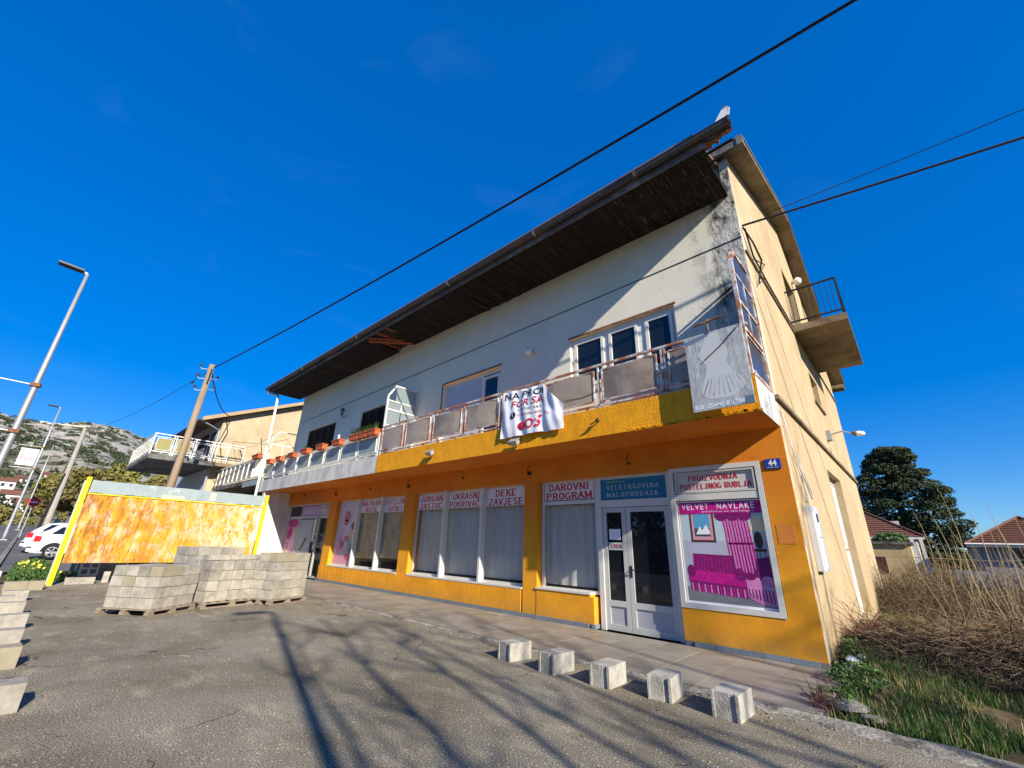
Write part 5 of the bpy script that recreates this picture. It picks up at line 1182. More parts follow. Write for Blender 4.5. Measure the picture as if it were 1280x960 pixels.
# ================================================================== CARS
def wheel(x, y, z, r, par, side):
    w = obj('wheel', MB().lathe([(0, -.09), (r * .92, -.09), (r, -.05), (r, .05), (r * .92, .09), (r * .66, .095), (r * .64, .06), (0, .06)], (x, y, z + r), 20, T=Matrix.Rotation(math.pi / 2 * side, 4, 'Y')), M['tyre'], par, smooth=False)
    mb = MB(); s_ = side * .075
    for k in range(5):
        a = 2 * math.pi * k / 5; mb.bar((x + s_, y, z + r), (x + s_, y + r * .62 * math.cos(a), z + r + r * .62 * math.sin(a)), .05, .03)
    mb.lathe([(r * .60, .05), (r * .66, .085), (r * .60, .09)], (x, y, z + r), 20, T=Matrix.Rotation(math.pi / 2 * side, 4, 'Y'))
    obj('rim', mb, M['rim'], w)
def car(x, y, lab, paint, name='parked_car', rz=0, hatch=True):
    """nose towards +Y, tail at y; local x = width"""
    z0 = gz(x); t = empty(name, (x, y, z0), rz, local=True, label=lab, cat='car')
    W_ = .84; L = 3.9
    st = [(0, .30, .62, .62, .78), (.06, .26, .80, .80, .82), (.22, .24, .96, 1.05, .84), (.62, .24, .98, 1.38, .84), (1.1, .24, .97, 1.44, .84), (2.0, .22, .94, 1.43, .84), (2.5, .22, .93, 1.30, .84), (3.0, .24, .92, .95, .83), (3.6, .26, .80, .80, .80), (3.88, .32, .62, .62, .70)]
    mb = MB(); ring = []
    for (yy, zb, zs, zr, w) in st:
        rw = w if zr - zs < .05 else w - .16 * min(1, (zr - zs) / .45)
        ring.append([(-w, yy, zb), (-w - .0, yy, (zb + zs) / 2), (-w, yy, zs), (-rw, yy, max(zr, zs) - .04), (-rw + .12, yy, max(zr, zs)), (rw - .12, yy, max(zr, zs)), (rw, yy, max(zr, zs) - .04), (w, yy, zs), (w, yy, (zb + zs) / 2), (w, yy, zb)])
    for A_, B_ in zip(ring[:-1], ring[1:]):
        for i in range(10):
            j = (i + 1) % 10; mb.poly([A_[i], A_[j], B_[j], B_[i]][::-1])
    mb.poly(ring[0]); mb.poly(ring[-1][::-1])
    obj('body', mb, paint, t)
    for sx in (-1, 1):
        X = sx * (W_ - .035)
        def sidep(pts, nm, m, off=.0): 
            mb = MB(); P = [(sx * (.845 - .34 * max(0, z - .98) + off), yy, z) for yy, z in pts]
            mb.poly(P if sx > 0 else P[::-1]); obj(nm, mb, m, t)
        sidep([(.50, 1.02), (1.05, 1.01), (1.08, 1.33), (.78, 1.32)], 'side_window', M['glass_dark'], .006); sidep([(1.16, 1.01), (2.45, .99), (2.1, 1.34), (1.16, 1.34)], 'side_window', M['glass_dark'], .006)
        mb = MB()
        for yc in (.72, 3.12):
            for k in range(12):
                a0 = math.pi * k / 12; a1 = math.pi * (k + 1) / 12
                P = [(sx * .846, yc + .37 * math.cos(a0), .30 + .37 * math.sin(a0)), (sx * .846, yc + .37 * math.cos(a1), .30 + .37 * math.sin(a1)), (sx * .846, yc, .3)]
                mb.poly(P if sx < 0 else P[::-1])
        obj('wheel_arch', mb, M['tyre'], t)
        for yc in (.72, 3.12): wheel(sx * .77, yc, 0, .30, t, sx)
        mb = MB().box(sx * .60 if sx > 0 else -.846, .849 if sx > 0 else -.60, -.0, .16, .72, .93) if False else MB().box(*( (.56, .848) if sx > 0 else (-.848, -.56)), .045, .26, .70, .92)
        obj('tail_lamp', mb, M['tail_red'], t)
    obj('rear_window', MB().poly([(-.62, .20, 1.0), (.62, .20, 1.0), (.56, .53, 1.33), (-.56, .53, 1.33)]) or MB().extrude([(-.62, .17, 1.02), (.62, .17, 1.02), (.56, .52, 1.35), (-.56, .52, 1.35)], (0, -.02, .012)), M['glass_dark'], t)
    obj('bumper', MB().box(-.83, .83, -.07, .05, .30, .52), paint, t); obj('bumper_strip', MB().box(-.84, .84, -.085, .06, .44, .50), M['black'], t)
    return t
car(-28.85, .30, 'white hatchback with red tail lamp parked at the left of the billboard', M['car_white'], rz=-.035)
car(-33.4, .02, 'silver white car parked behind the white hatchback', mat('silver_paint', (.50, .52, .56), .3, .02, 3, 0))
car(-58, -4.5, 'dark blue car on the road far left', M['car_blue'], rz=math.pi / 2)
# garden bed by the road
def leafcloud(name, blobs, n, size, m, par=None, flat_=.6, **kw):
    C_ = np.array([b[0] for b in blobs], float); Rr = np.array([b[1] for b in blobs], float)
    vol = Rr.prod(1) ** (2 / 3); idx = np.random.choice(len(blobs), n, p=vol / vol.sum())
    d = np.random.normal(size=(n, 3)); d /= np.linalg.norm(d, axis=1)[:, None]; r = np.random.uniform(.55, 1.0, n) ** .7
    P = C_[idx] + d * Rr[idx] * r[:, None]
    u = np.random.normal(size=(n, 3)); u /= np.linalg.norm(u, axis=1)[:, None]
    w = np.cross(u, np.random.normal(size=(n, 3))); w /= np.linalg.norm(w, axis=1)[:, None]
    s_ = (size * np.random.uniform(.5, 1.3, n))[:, None]
    V = np.stack([P - u * s_, P - w * s_ * flat_, P + u * s_, P + w * s_ * flat_], 1).reshape(-1, 3)
    F = np.arange(4 * n).reshape(-1, 4); mb = MB(); mb.v = V.tolist(); mb.f = F.tolist(); mb.m = [0] * n
    return obj(name, mb, m, par, **kw)
gzb = gz(-20.5)
leafcloud('garden_plants', [((-19.8, .6, .12), (.7, .6, .30)), ((-21.0, .45, .15), (.9, .5, .34)), ((-22.5, .5, .25), (1.0, .5, .3)), ((-19.4, 1.3, .08), (.5, .5, .22))], 5200, .055, M['leaf'], flat_=.3, label='dense green garden plants beside the kerb in front of the parked hatchback', cat='plants', kind='stuff')
leafcloud('flower', [((-19.8, .45, .42), (.5, .3, .06)), ((-20.9, .3, .50), (.8, .3, .05)), ((-19.5, 1.3, .30), (.4, .3, .05))], 46, .05, M['yellow_flower'], label='small yellow flowers among the roadside garden plants', cat='flowers', kind='stuff')
obj('kerb_stone', MB().box(-18.9, -18.5, -.5, -.12, -.02, .38), M['wall_far'], label='white painted stone at the corner of the garden bed', cat='stone', bevel=.03)

# ================================================================== TREES AND HILL
def tree(name, x, y, z, h, rad, m, n, size, lab, cat='tree', nblob=9, trunk=.3, group=None, cz=.58):
    t = empty(name, (x, y, z), label=lab, cat=cat, group=group)
    mb = MB().tube([(x, y, z - .3), (x + .1, y, z + h * .3), (x - .1, y + .1, z + h * .7)], [trunk, trunk * .7, trunk * .25], 7)
    blobs = []
    for i in range(nblob):
        a = random.random() * 6.28; rr = random.uniform(.0, .62) * rad; hz = z + h * (cz + random.uniform(-.28, .26))
        bl = (x + rr * math.cos(a), y + rr * math.sin(a), hz); k = random.uniform(.35, .6) * rad
        blobs.append((bl, (k, k, k * .8))); mb.tube([(x, y, z + h * .3), (bl[0], bl[1], bl[2])], [trunk * .4, .04], 5)
    obj('trunk', mb, M['bark'], t)
    leafcloud('crown', blobs, n, size, m, t); return t
G4 = 'roadside trees in early leaf on the left'
for i, (x, y, h, r, k) in enumerate(((-74, 3.0, 9.0, 3.6, 0), (-78, 7.0, 9.5, 3.8, 1), (-80, 11.5, 8.6, 3.6, 1), (-72, 5.0, 7.5, 3.0, 0), (-84, 15.5, 8.4, 3.8, 1), (-88, .9, 8.2, 3.2, 0), (-90, 20, 8.0, 4.0, 1))):
    tree('roadside_tree', x, y, gz(x), h, r, M['olive_tree'], 3600, .26, ['brownish tree behind the second street lamp', 'tallest yellow green tree behind the concrete pole', 'yellow green tree left of the neighbour balcony', 'low brown budding tree between lamp and concrete pole', 'yellow green tree partly behind the neighbour balcony', 'small brown tree farthest left near the street banner', 'olive tree behind the neighbour house'][i], group=G4, cz=.55)
for i, (x, y, h) in enumerate(((-120, -9, 5), (-115, -4.5, 4), (-125, -14, 6))): tree('roadside_bush', x, y, gz(x), h, 4, M['hedge'], 1200, .35, 'dark low bush beside the far end of the road, %s of three' % ('left', 'right', 'farthest')[i], cat='bush')
leafcloud('verge_scrub', [((-100 - 8 * i, -6 + 7 * i + random.uniform(-2, 2), gz(-100) + 1), (6, 5, 2.2)) for i in range(8)], 6000, .4, M['olive_tree'], label='brown scrub filling the foot of the hill beyond the road', cat='scrub', kind='stuff')
# red round sign
t = empty('road_sign', (-52, -.25, gz(-52)), label='small red road sign on a thin post in front of the roadside trees', cat='road sign')
obj('post', MB().tube([(-52, -.25, gz(-52)), (-52, -.25, gz(-52) + 2.9)], .035, 6), M['galv'], t)
obj('plate', MB().tube([(-51.97, -.25, 3.55), (-51.93, -.25, 3.55)], .36, 8), M['red_sign'], t)
obj('symbol', MBb(-51.925, -51.92, -.48, -.02, 3.50, 3.60), M['print_white'], t)
# hill
from mathutils import noise
def hill_z(x, y):
    d = max(0, (-x - 190)) / 810; az = y / -x
    ridge = 163 + 9 * math.sin(az * 14 + 2.3) + 5 * math.sin(az * 40) - 28 * max(0, az - .12) * 4 + 14 * max(0, -.03 - az) * 8
    prof = min(1, d) ** 1.25 if d < 1 else 1 - (d - 1) * .3
    nz_ = noise.fractal(Vector((x * .006, y * .006, 0)), 1, 2, 5) * 14 * min(1, d * 2.5) + noise.noise(Vector((x * .05, y * .05, 3))) * 3.0 * min(1, d * 3) + abs(noise.noise(Vector((x * .11, y * .11, 7)))) * 2.5 * min(1, d * 2)
    return 1.75 + prof * (ridge - 2) + nz_ - .5
mh = mat('hill_rock', (.33, .30, .255), .95, .3, .05, 1.0, .2, (.045, .055, .022), mscale=.055, world=True, mcontrast=(.49, .55), dist=2.0, detail=10)
pos_mask(mh, 2, 75, 30, (.11, .10, .045), .03, (.3, .6), .85)
mb = MB(); nx, ny = 150, 190
gx = [-185 - 1000 * (i / nx) ** 1.15 for i in range(nx + 1)]
for x in gx:
    for j in range(ny + 1): y = -x * (-.50 + 1.25 * j / ny); mb.v.append((x, y, hill_z(x, y)))
for i in range(nx):
    for j in range(ny): a = i * (ny + 1) + j; mb.f.append((a, a + ny + 1, a + ny + 2, a + 1)); mb.m.append(0)
obj('hill', mb, mh, kind='structure')
mb = MB()
bl = []
for i in range(420):
    az = random.uniform(-.14, .13); x = -random.uniform(330, 960); y = -x * az; bl.append(((x, y, hill_z(x, y) + 1.2), (random.uniform(2, 6), random.uniform(2, 6), random.uniform(1.5, 3.5))))
leafcloud('hill_shrubs', bl, 26000, 1.1, mat('shrub_green', (.05, .065, .025), .9, .3, .1, 0), label='dark green shrubs scattered over the rocky hillside', cat='shrubs', kind='stuff')
# quarry track along the crest
mb = MB()
for i in range(16):
    a0 = -.035 + i * .0036; a1 = a0 + .0036; x = -930
    z0_, z1_ = hill_z(x, -x * a0), hill_z(x, -x * a1); mb.poly([(x, -x * a0, z0_ + .5), (x, -x * a1, z1_ + .5), (x - 2, -x * a1, z1_ + 3.2), (x - 2, -x * a0, z0_ + 3.2)])
obj('quarry_track', mb, flat('pale_quarry', (.55, .45, .32), .9), kind='structure')
# houses at the foot of the hill
hx = [(-235, -13.5, 'pink'), (-260, -8.0, 'w'), (-240, -3.8, 'w'), (-330, -22, 'w'), (-330, -13, 'w'), (-380, -10.5, 'w'), (-250, -18.5, 'w'), (-420, -1.5, 'w'), (-300, 3, 'w'), (-340, 22, 'w'), (-280, 24, 'w')]
ll = ['pink walled house low on the slope behind the street banner', 'white house beside the pink house at the hill foot', 'white house low on the slope right of the nearest lamp', 'white house higher on the slope at the far left edge', 'small white house on the slope above the street banner', 'tiny white house on the slope between the first two lamps', 'white house lowest at the far left edge', 'tiny pinkish house high on the slope left of the second lamp', 'small white house behind the budding trees', 'white house showing above the billboard beneath the balcony', 'pale house between the trees and neighbour balcony']
for (x, y, k), lab in zip(hx, ll):
    z = hill_z(x, y) + .3; t = empty('hillside_house', (x, y, z), label=lab, cat='house', group='small houses on the hillside'); w, d, h = random.uniform(2.2, 3.4), 3, random.uniform(2.8, 4.2)
    obj('wall', MBb(x - d, x + d, y - w, y + w, z - 3, z + h), flat('far_pink_wall', (.55, .40, .36)) if k == 'pink' else M['wall_far'], t)
    mb = MB(); mb.extrude([(x - d - .5, y - w - .5, z + h), (x + d + .5, y - w - .5, z + h), (x, y - w - .5, z + h + 2)][::-1], (0, 2 * w + 1, 0)); obj('roof', mb, M['roof_tile'], t)
    for k in (-.5, .5): obj('window', MBb(x + d + .01, x + d + .06, y + k * w - .6, y + k * w + .6, z + 1.5, z + 3), M['interior'], t)
# guard rail blocks / low wall at the far road end
for i in range(6): obj('road_stone', MBb(-96 - i, -95.2 - i, 1.4 + i * 1.0, 2.0 + i * 1.0, gz(-95), gz(-95) + 1.1), M['wall_far'], label='pale stone block beyond the far parking area, %s from the left' % ords[i], cat='stone', group='pale stone blocks by the far road')

# ================================================================== RIGHT SIDE
def conifer():
    x, y, z = -1.2, 72, 0; t = empty('conifer', (x, y, z), label='big dark evergreen tree with irregular crown behind the houses on the right', cat='tree')
    mb = MB().tube([(x, y, z), (x, y, 6), (x + .6, y, 12.5)], [.6, .4, .1], 8); blobs = []
    sil = [(.8, -5.9, 4.4), (1.5, -5.9, 4.6), (3.0, -6.2, 4.9), (4.5, -6.3, 5.0), (6.0, -6.0, 4.7), (7.5, -5.6, 4.1), (9, -4.9, 3.7), (10.5, -4.6, 3.3), (12, -4.2, 2.2), (13.6, -3.0, 1.7), (14.4, -2.0, .8)]
    for i in range(420):
        k = random.random() ** 1.1  * (len(sil) - 1); a, b = sil[int(k)], sil[int(k) + 1]; f_ = k - int(k)
        zz = a[0] + (b[0] - a[0]) * f_; l = a[1] + (b[1] - a[1]) * f_ ; r = a[2] + (b[2] - a[2]) * f_
        r -= max(0, 9 - zz) * .13; xx = random.uniform(l + .5, r - .5); yy = y + random.uniform(-3.5, 3.5) * (1 - zz / 17); s_ = random.uniform(.4, 1.0)
        blobs.append(((xx, yy, zz), (s_ * 1.3, s_, s_ * .6)))
        if i % 6 == 0: mb.tube([(x, y, zz - 1), (xx, yy, zz)], [.10, .03], 4)
    obj('trunk', mb, M['bark'], t); leafcloud('crown', blobs, 80000, .15, M['conifer'], t, flat_=.5)
conifer()
def hip_house(name, x0, x1, y0, y1, he, hr, wall, lab, over=.5, tiles=True):
    t = empty(name, ((x0 + x1) / 2, (y0 + y1) / 2, 0), label=lab, cat='house')
    obj('wall', MBb(x0, x1, y0, y1, 0, he), wall, t)
    a, b, c, d = x0 - over, x1 + over, y0 - over, y1 + over; L = min(b - a, d - c) / 2; ym = (c + d) / 2; xm = (a + b) / 2
    r0, r1 = ((a + L, ym, hr), (b - L, ym, hr)) if (b - a) > (d - c) else ((xm, c + L, hr), (xm, d - L, hr))
    mb = MB(); P = [(a, c, he), (b, c, he), (b, d, he), (a, d, he)]
    if (b - a) > (d - c): faces = [[P[0], P[1], r1, r0], [P[1], P[2], r1], [P[2], P[3], r0, r1], [P[3], P[0], r0]]
    else: faces = [[P[0], P[1], r0], [P[1], P[2], r1, r0], [P[2], P[3], r1], [P[3], P[0], r0, r1]]
    for q in faces: mb.poly(q)
    mb.poly([(a, c, he - .01), (a, d, he - .01), (b, d, he - .01), (b, c, he - .01)])
    rf = obj('roof', mb, M['roof_tile'], t)
    # tile courses on the two visible slopes
    mt_ = MB()
    for q in faces[:2] + faces[3:]:
        q = [Vector(p) for p in q]; e0, e1 = q[0], q[1]; top0, top1 = (q[3], q[2]) if len(q) == 4 else (q[2], q[2])
        for k in range(14):
            u0, u1 = k / 14, (k + .8) / 14; A_, B_, C_, D_ = e0.lerp(top0, u0), e1.lerp(top1, u0), e1.lerp(top1, u1), e0.lerp(top0, u1)
            up = Vector((0, 0, .06)); mt_.poly([A_ + up, B_ + up, C_ + Vector((0, 0, .01)), D_ + Vector((0, 0, .01))])
    obj('tile_courses', mt_, M['roof_tile'], rf, kind='stuff')
    obj('eaves', MBb(a, b, c - .03, c + .03, he - .16, he), M['wall_far'], t)
    mb = MB()
    for p, q in ((P[0], r0), (P[1], r0 if (b - a) <= (d - c) else r1), (r0, r1)): mb.tube([Vector(p) + Vector((0, 0, .04)), Vector(q) + Vector((0, 0, .06))], .09, 5)
    obj('ridge_tiles', mb, M['roof_tile'], rf)
    return t
h1 = hip_house('white_house', -9.0, -.35, 45, 52, 2.95, 5.4, M['wall_far'], 'low white house with red brown tiled hip roof just right of the shop gable')
obj('window', MBb(-2.9, -1.9, 44.94, 45, 1.6, 2.5), M['glass_dark'], h1); obj('chimney', MBb(-1.6, -1.1, 46.5, 47.0, 3.4, 4.2), M['wall_far'], h1)
obj('veranda_post', MBb(-.7, -.5, 44.3, 44.5, 0, 2.8), M['pvc'], h1); obj('veranda_post', MBb(-.2, .0, 44.3, 44.5, 0, 2.8), M['pvc'], h1)
t = empty('garden_shed', (-2.5, 32.5, 0), label='pale yellow flat roofed shed with a small brown hatch beyond the lot', cat='shed')
obj('wall', MBb(-4.2, -.55, 32, 35, 0, 2.15), M['wall_yellow'], t); obj('roof', MBb(-4.3, -.42, 31.85, 35.1, 2.15, 2.27), M['concrete_dark'], t); obj('hatch', MBb(-2.2, -1.7, 31.95, 32.0, .7, 1.5), M['print_brown'], t)
leafcloud('shrub', [((-1.5, 38, 2.6), (.9, .6, .45))], 700, .09, M['leaf'], label='small green shrub showing above the yellow shed', cat='shrub')
h2 = hip_house('tiled_house', 2.6, 7.4, 42, 54, 2.45, 4.2, M['wall_blue'], 'grey walled house with brown tiled hip roof at the right edge', over=.6)
obj('window', MBb(4.2, 5.2, 41.94, 42, 1.2, 2.1), M['interior'], h2); obj('gutter', MB().tube([(1.95, 41.35, 2.45), (8.0, 41.35, 2.45)], .06, 5), M['pvc'], h2)
t = empty('tv_aerial', (2.0, 43, 0), label='thin aerial mast between the evergreen and the tiled house', cat='aerial')
obj('mast', MB().tube([(2.2, 43, 0), (2.2, 43, 4.3)], .04, 5), M['cable'], t); obj('elements', MB().bar((1.7, 43, 4.25), (2.5, 43, 4.35), .04).bar((1.8, 42.7, 4.27), (1.8, 43.3, 4.27), .03).bar((2.3, 42.7, 4.33), (2.3, 43.3, 4.33), .03), M['cable'], t)
obj('garden_wall', MBb(1.0, 14, 37.8, 38, 0, .9), M['wall_blue'], label='low grey garden wall in front of the grey tiled house', cat='wall')
# uneven ground of the lot
def lot_z(x, y):
    return .02 + .10 * noise.noise(Vector((x * .7, y * .5, 1))) + .28 * math.exp(-((y - 9.6 - .3 * x) / 1.5) ** 2) * min(1, max(0, (x + 1.25) * 3)) - .05
mb = MB(); nx, ny = 60, 60
for i in range(nx + 1):
    for j in range(ny + 1):
        x = -1.24 + 15 * (i / nx) ** 1.5; y = 5.0 + 30 * (j / ny) ** 1.6
        zz = lot_z(x, y) if y > 5.9 else -.03
        mb.v.append((x, y + max(0, x) * -.08 * (y < 6), zz if i > 0 else min(zz, .05)))
for i in range(nx):
    for j in range(ny): a = i * (ny + 1) + j; mb.f.append((a, a + ny + 1, a + ny + 2, a + 1)); mb.m.append(0)
obj('lot', mb, M['grass_ground'], kind='structure', smooth=True)
def blades(name, n, region, hmin, hmax, w, m, lab, cat, lean=.5, **kw):
    X = []; 
    P = []
    while len(P) < n:
        x, y = region()
        P.append((x, y, lot_z(x, y)))
    P = np.array(P); h = np.random.uniform(hmin, hmax, n) * np.random.uniform(.5, 1, n); a = np.random.uniform(0, 6.283, n); ln = np.random.uniform(0, lean, n) * h; b = np.random.uniform(0, 6.283, n)
    u = np.stack([np.cos(a), np.sin(a), 0 * a], 1) * w
    tip = P + np.stack([np.cos(b) * ln, np.sin(b) * ln, h], 1); mid = P + np.stack([np.cos(b) * ln * .3, np.sin(b) * ln * .3, h * .55], 1)
    V = np.stack([P - u, P + u, mid + u * .8, mid - u * .8, tip], 1).reshape(-1, 3)
    mb = MB(); mb.v = V.tolist(); k = np.arange(n) * 5
    mb.f = np.stack([k, k + 1, k + 2, k + 3], 1).tolist() + np.stack([k + 3, k + 2, k + 4], 1).tolist(); mb.m = [0] * len(mb.f)
    return obj(name, mb, m, label=lab, cat=cat, kind='stuff', **kw)
def reg(y0, y1, pw=1.6, xm=.22):
    def f():
        y = y0 + (y1 - y0) * random.random() ** pw; x = -1.2 + random.random() * (y * xm + 2.0); return x, y
    return f
def reg_near():
    while True:
        x = random.uniform(-1.05, 3.4); y = 5.2 + 3.7 * random.random() ** 1.2
        if y > 5.68 - .045 * max(0, x + 1) and noise.noise(Vector((x * 2, y * 2, 5))) > -.42: return x, y
blades('grass', 30000, reg_near, .03, .17, .0035, M['leaf_bright'], 'green grass at the near right corner beside the terrace', 'grass')
blades('grass', 24000, reg(10.8, 19, 1.1), .08, .26, .008, M['leaf_bright'], 'patchy green grass across the middle of the lot', 'grass')
blades('dry_grass', 15000, reg(9.5, 20, 1.2), .08, .30, .006, M['dry'], 'dry straw coloured grass over the lot right of the gable', 'grass', .9)
blades('dry_grass', 4500, reg_near, .06, .22, .0035, M['dry'], 'dry stems mixed into the green grass near the terrace corner', 'grass', 1.0)
def twigs(name, n, centre, rad, L, r, m, lab, cat, up=.3, seg=4, parent=None, **kw):
    mb = MB()
    for i in range(n):
        a = random.random() * 6.283; q = random.random() ** .6
        x = centre[0] + rad[0] * q * math.cos(a); y = centre[1] + rad[1] * q * math.sin(a); hz = rad[2] * (1 - q * q) * random.random()
        p = Vector((x, y, max(lot_z(x, y), 0) + hz)); d = Vector((random.uniform(-1, 1), random.uniform(-1, 1), random.uniform(-.2, up * 2))).normalized(); P = [p]; l = L * random.uniform(.4, 1)
        for k in range(seg): d = (d + Vector((random.uniform(-1, 1), random.uniform(-1, 1), random.uniform(-.6, .5))) * .45).normalized(); p = p + d * l / seg; P.append(p)
        rr = r * random.uniform(.5, 1.3); mb.tube(P, [rr * (1 - .7 * k / seg) for k in range(seg + 1)], 3, caps=False)
    return obj(name, mb, m, parent, label=lab, cat=cat, kind='stuff', **kw) if lab else obj(name, mb, m, parent)
twigs('brush_pile', 4200, (.8, 10.3, 0), (2.7, 2.2, .42), .8, .0055, M['twig'], 'tangled pile of dead brown brushwood right of the building', 'brushwood', .15)
twigs('dark_brush', 2600, (.6, 8.9, 0), (2.4, 1.0, .25), .6, .008, mat('dark_twig', (.05, .035, .025), .9, .3, 3, 0), 'dark rotting sticks at the front foot of the brushwood pile', 'brushwood', .1)
twigs('far_brush', 1900, (1.4, 17.5, 0), (4.2, 1.7, 1.1), 1.3, .007, M['twig'], 'brown thicket of bare stems behind the lot', 'thicket', .9)
twigs('far_brush', 1500, (-.3, 17.0, 0), (1.2, 1.5, 1.2), 1.0, .006, mat('brown_bramble', (.20, .15, .085), .9, .3, 3, 0), 'brambles against the rear corner of the gable wall', 'thicket', .7)
twigs('bare_shrub', 70, (-1.02, 9.2, 0), (.18, .35, .25), .75, .006, mat('reddish_twig', (.20, .085, .06), .9, .3, 3, 0), 'bare reddish shrub against the foot of the gable', 'shrub', 1.4, 5)
twigs('twig_tuft', 60, (-1.10, 5.9, 0), (.10, .10, .1), .30, .005, bpy.data.materials['reddish_twig'], 'tuft of short reddish stems at the terrace end', 'twigs', 1.8, 3)
def cane(x, y, h, lx, ly, r=.012):
    P = [(x, y, 0)]
    for k in range(1, 7): f_ = k / 6; P.append((x + lx * f_ + .03 * math.sin(k * 1.7 + x), y + ly * f_, h * f_ - .12 * f_ * f_ * abs(lx)))
    return MB().tube(P, [r, r * .95, r * .9, r * .8, r * .65, r * .45, r * .2], 5)
cl = [(.25, 16.5, 2.75, -.25, .0), (.75, 15.8, 3.1, -.1, .1), (.62, 15.9, 2.7, -.3, 0), (1.15, 16.2, 3.05, -.1, 0), (1.5, 15.5, 2.9, -.15, .1), (1.9, 16.6, 2.75, -.05, 0), (2.25, 17.2, 2.9, -.1, 0), (1.0, 15.0, 2.3, -.45, 0), (1.7, 15.2, 2.3, -.35, 0), (2.1, 15.8, 2.5, -.25, 0), (.0, 16.8, 1.9, -.2, 0), (.5, 17.0, 2.2, .15, 0), (1.3, 17.2, 2.4, .1, 0), (2.5, 16.0, 2.6, -.3, 0)]
cl.sort(key=lambda a: a[0] / a[1]); num = ['first', 'second', 'third', 'fourth', 'fifth', 'sixth', 'seventh', 'eighth', 'ninth', 'tenth', 'eleventh', 'twelfth', 'thirteenth', 'fourteenth']
for i, a in enumerate(cl): obj('cane', cane(*a), M['cane'], label='%s bare cane in the thicket, %s from the gable wall' % ('tall pale' if a[2] > 2.5 else 'shorter pale', num[i]), cat='cane', group='tall bare canes in the thicket')
mb = MB()
for i in range(120):
    x = random.uniform(-.2, 3.4); y = random.uniform(14.8, 18.5); q = cane(x, y, random.uniform(.8, 2.1), random.uniform(-.5, .2), 0, .007); mb.add_np(np.array(q.v), np.array([f for f in q.f if len(f) == 4]), 0)
obj('thin_canes', mb, M['cane'], label='thin pale stems crowding the thicket', cat='canes', kind='stuff')
obj('stake', MB().tube([(.42, 13.1, 0), (.40, 13.1, .62)], .02, 6), M['bark'], label='short dark wooden stake standing in the dry grass', cat='stake')
obj('fence_wire', MB().tube([(-.9, 20, 1.5), (1.5, 19, 1.45), (5, 18, 1.9)], .010, 4), M['cane'], label='pale wire strung across the thicket', cat='wire')
# stones and litter
def stone(name, c, r, m, lab, cat='stone', sq=.5):
    mb = MB(); n = 9; rs = [[random.uniform(.75, 1.15) for _ in range(n)] for _ in range(4)]
    for j, (zz, k) in enumerate(((0, .9), (.35, 1), (.8, .8), (1, .35))):
        for i in range(n): a = 6.283 * i / n; mb.v.append((c[0] + r[0] * k * rs[j][i] * math.cos(a), c[1] + r[1] * k * rs[j][i] * math.sin(a), c[2] + r[2] * zz))
    for j in range(3):
        for i in range(n): a = j * n + i; b = j * n + (i + 1) % n; mb.f.append((a, b, b + n, a + n)); mb.m.append(0)
    mb.f.append(tuple(3 * n + i for i in range(n))); mb.m.append(0)
    return obj(name, mb, m, label=lab, cat=cat)
stone('stone', (-1.05, 7.9, .05), (.10, .14, .16), M['wall_far'], 'white crumpled stone at the foot of the building corner')
stone('stone', (-.98, 8.3, .05), (.09, .12, .14), M['wall_far'], 'small white stone just behind the corner stone')
stone('flat_stone', (-.93, 6.15, .02), (.20, .22, .05), M['concrete_edge'], 'flat grey stone slab lying at the terrace end')
stone('flat_stone', (-.72, 5.95, .0), (.14, .12, .04), M['concrete_edge'], 'small flat stone in the grass beside the stone slab')
stone('rubble_bag', (1.15, 13.5, .1), (.25, .3, .22), M['wall_far'], 'pale lump of rubble at the right edge beyond the brushwood', 'rubble')
obj('wood_scrap', MB().bar((-.35, 8.6, .14), (-.15, 8.75, .16), .05, .03), M['cane'], label='small pale wood scrap lying on the dark sticks', cat='wood scrap')
leafcloud('weeds', [((-1.08, 8.5, .12), (.14, .5, .25)), ((-1.05, 6.2, .06), (.18, .2, .12)), ((-.95, 7.3, .10), (.3, .5, .14)), ((-1.05, 9.8, .25), (.15, .4, .2))], 2600, .035, M['leaf'], flat_=.3, label='leafy green weeds along the foot of the gable wall', cat='weeds', kind='stuff')
obj('stick', MB().bar((-7.35, 1.77, .008), (-7.22, 1.87, .008), .009), M['cane'], label='small light stick lying on the asphalt yard', cat='stick')

# ================================================================== OUT OF VIEW, CASTING THE BRANCH SHADOWS / REFLECTED IN THE GLASS
def bare_tree(x, y, h, lab, spread=.35, depth=5, r0=.16, fork=.22):
    t = empty('bare_tree', (x, y, 0), label=lab, cat='tree'); mt1 = MB(); mt2 = MB()
    def br(p, d, l, r, k):
        P = [p]; 
        for i in range(3): d = (d + Vector((random.uniform(-1, 1), random.uniform(-1, 1), random.uniform(-.3, .6))) * .13).normalized(); P.append(P[-1] + d * l / 3)
        (mt1 if k == depth else mt2).tube(P, [r, r * .9, r * .8, r * .68], 6 if k > 2 else 4, caps=False)
        if k == 0: return
        for i in range(3 if k > 1 else 4):
            a = random.random() * 6.283; v = Vector((math.cos(a), math.sin(a), 0)); nd = (d + v * random.uniform(.4, .9)).normalized()
            br(P[-1 if i < 2 else 2], nd, l * random.uniform(.62, .82), r * random.uniform(.5, .66), k - 1)
    br(Vector((x, y, 0)), Vector((0, 0, 1)), h * fork, r0, depth)
    obj('trunk', mt1, M['bark'], t); obj('branches', mt2, M['bark'], t)
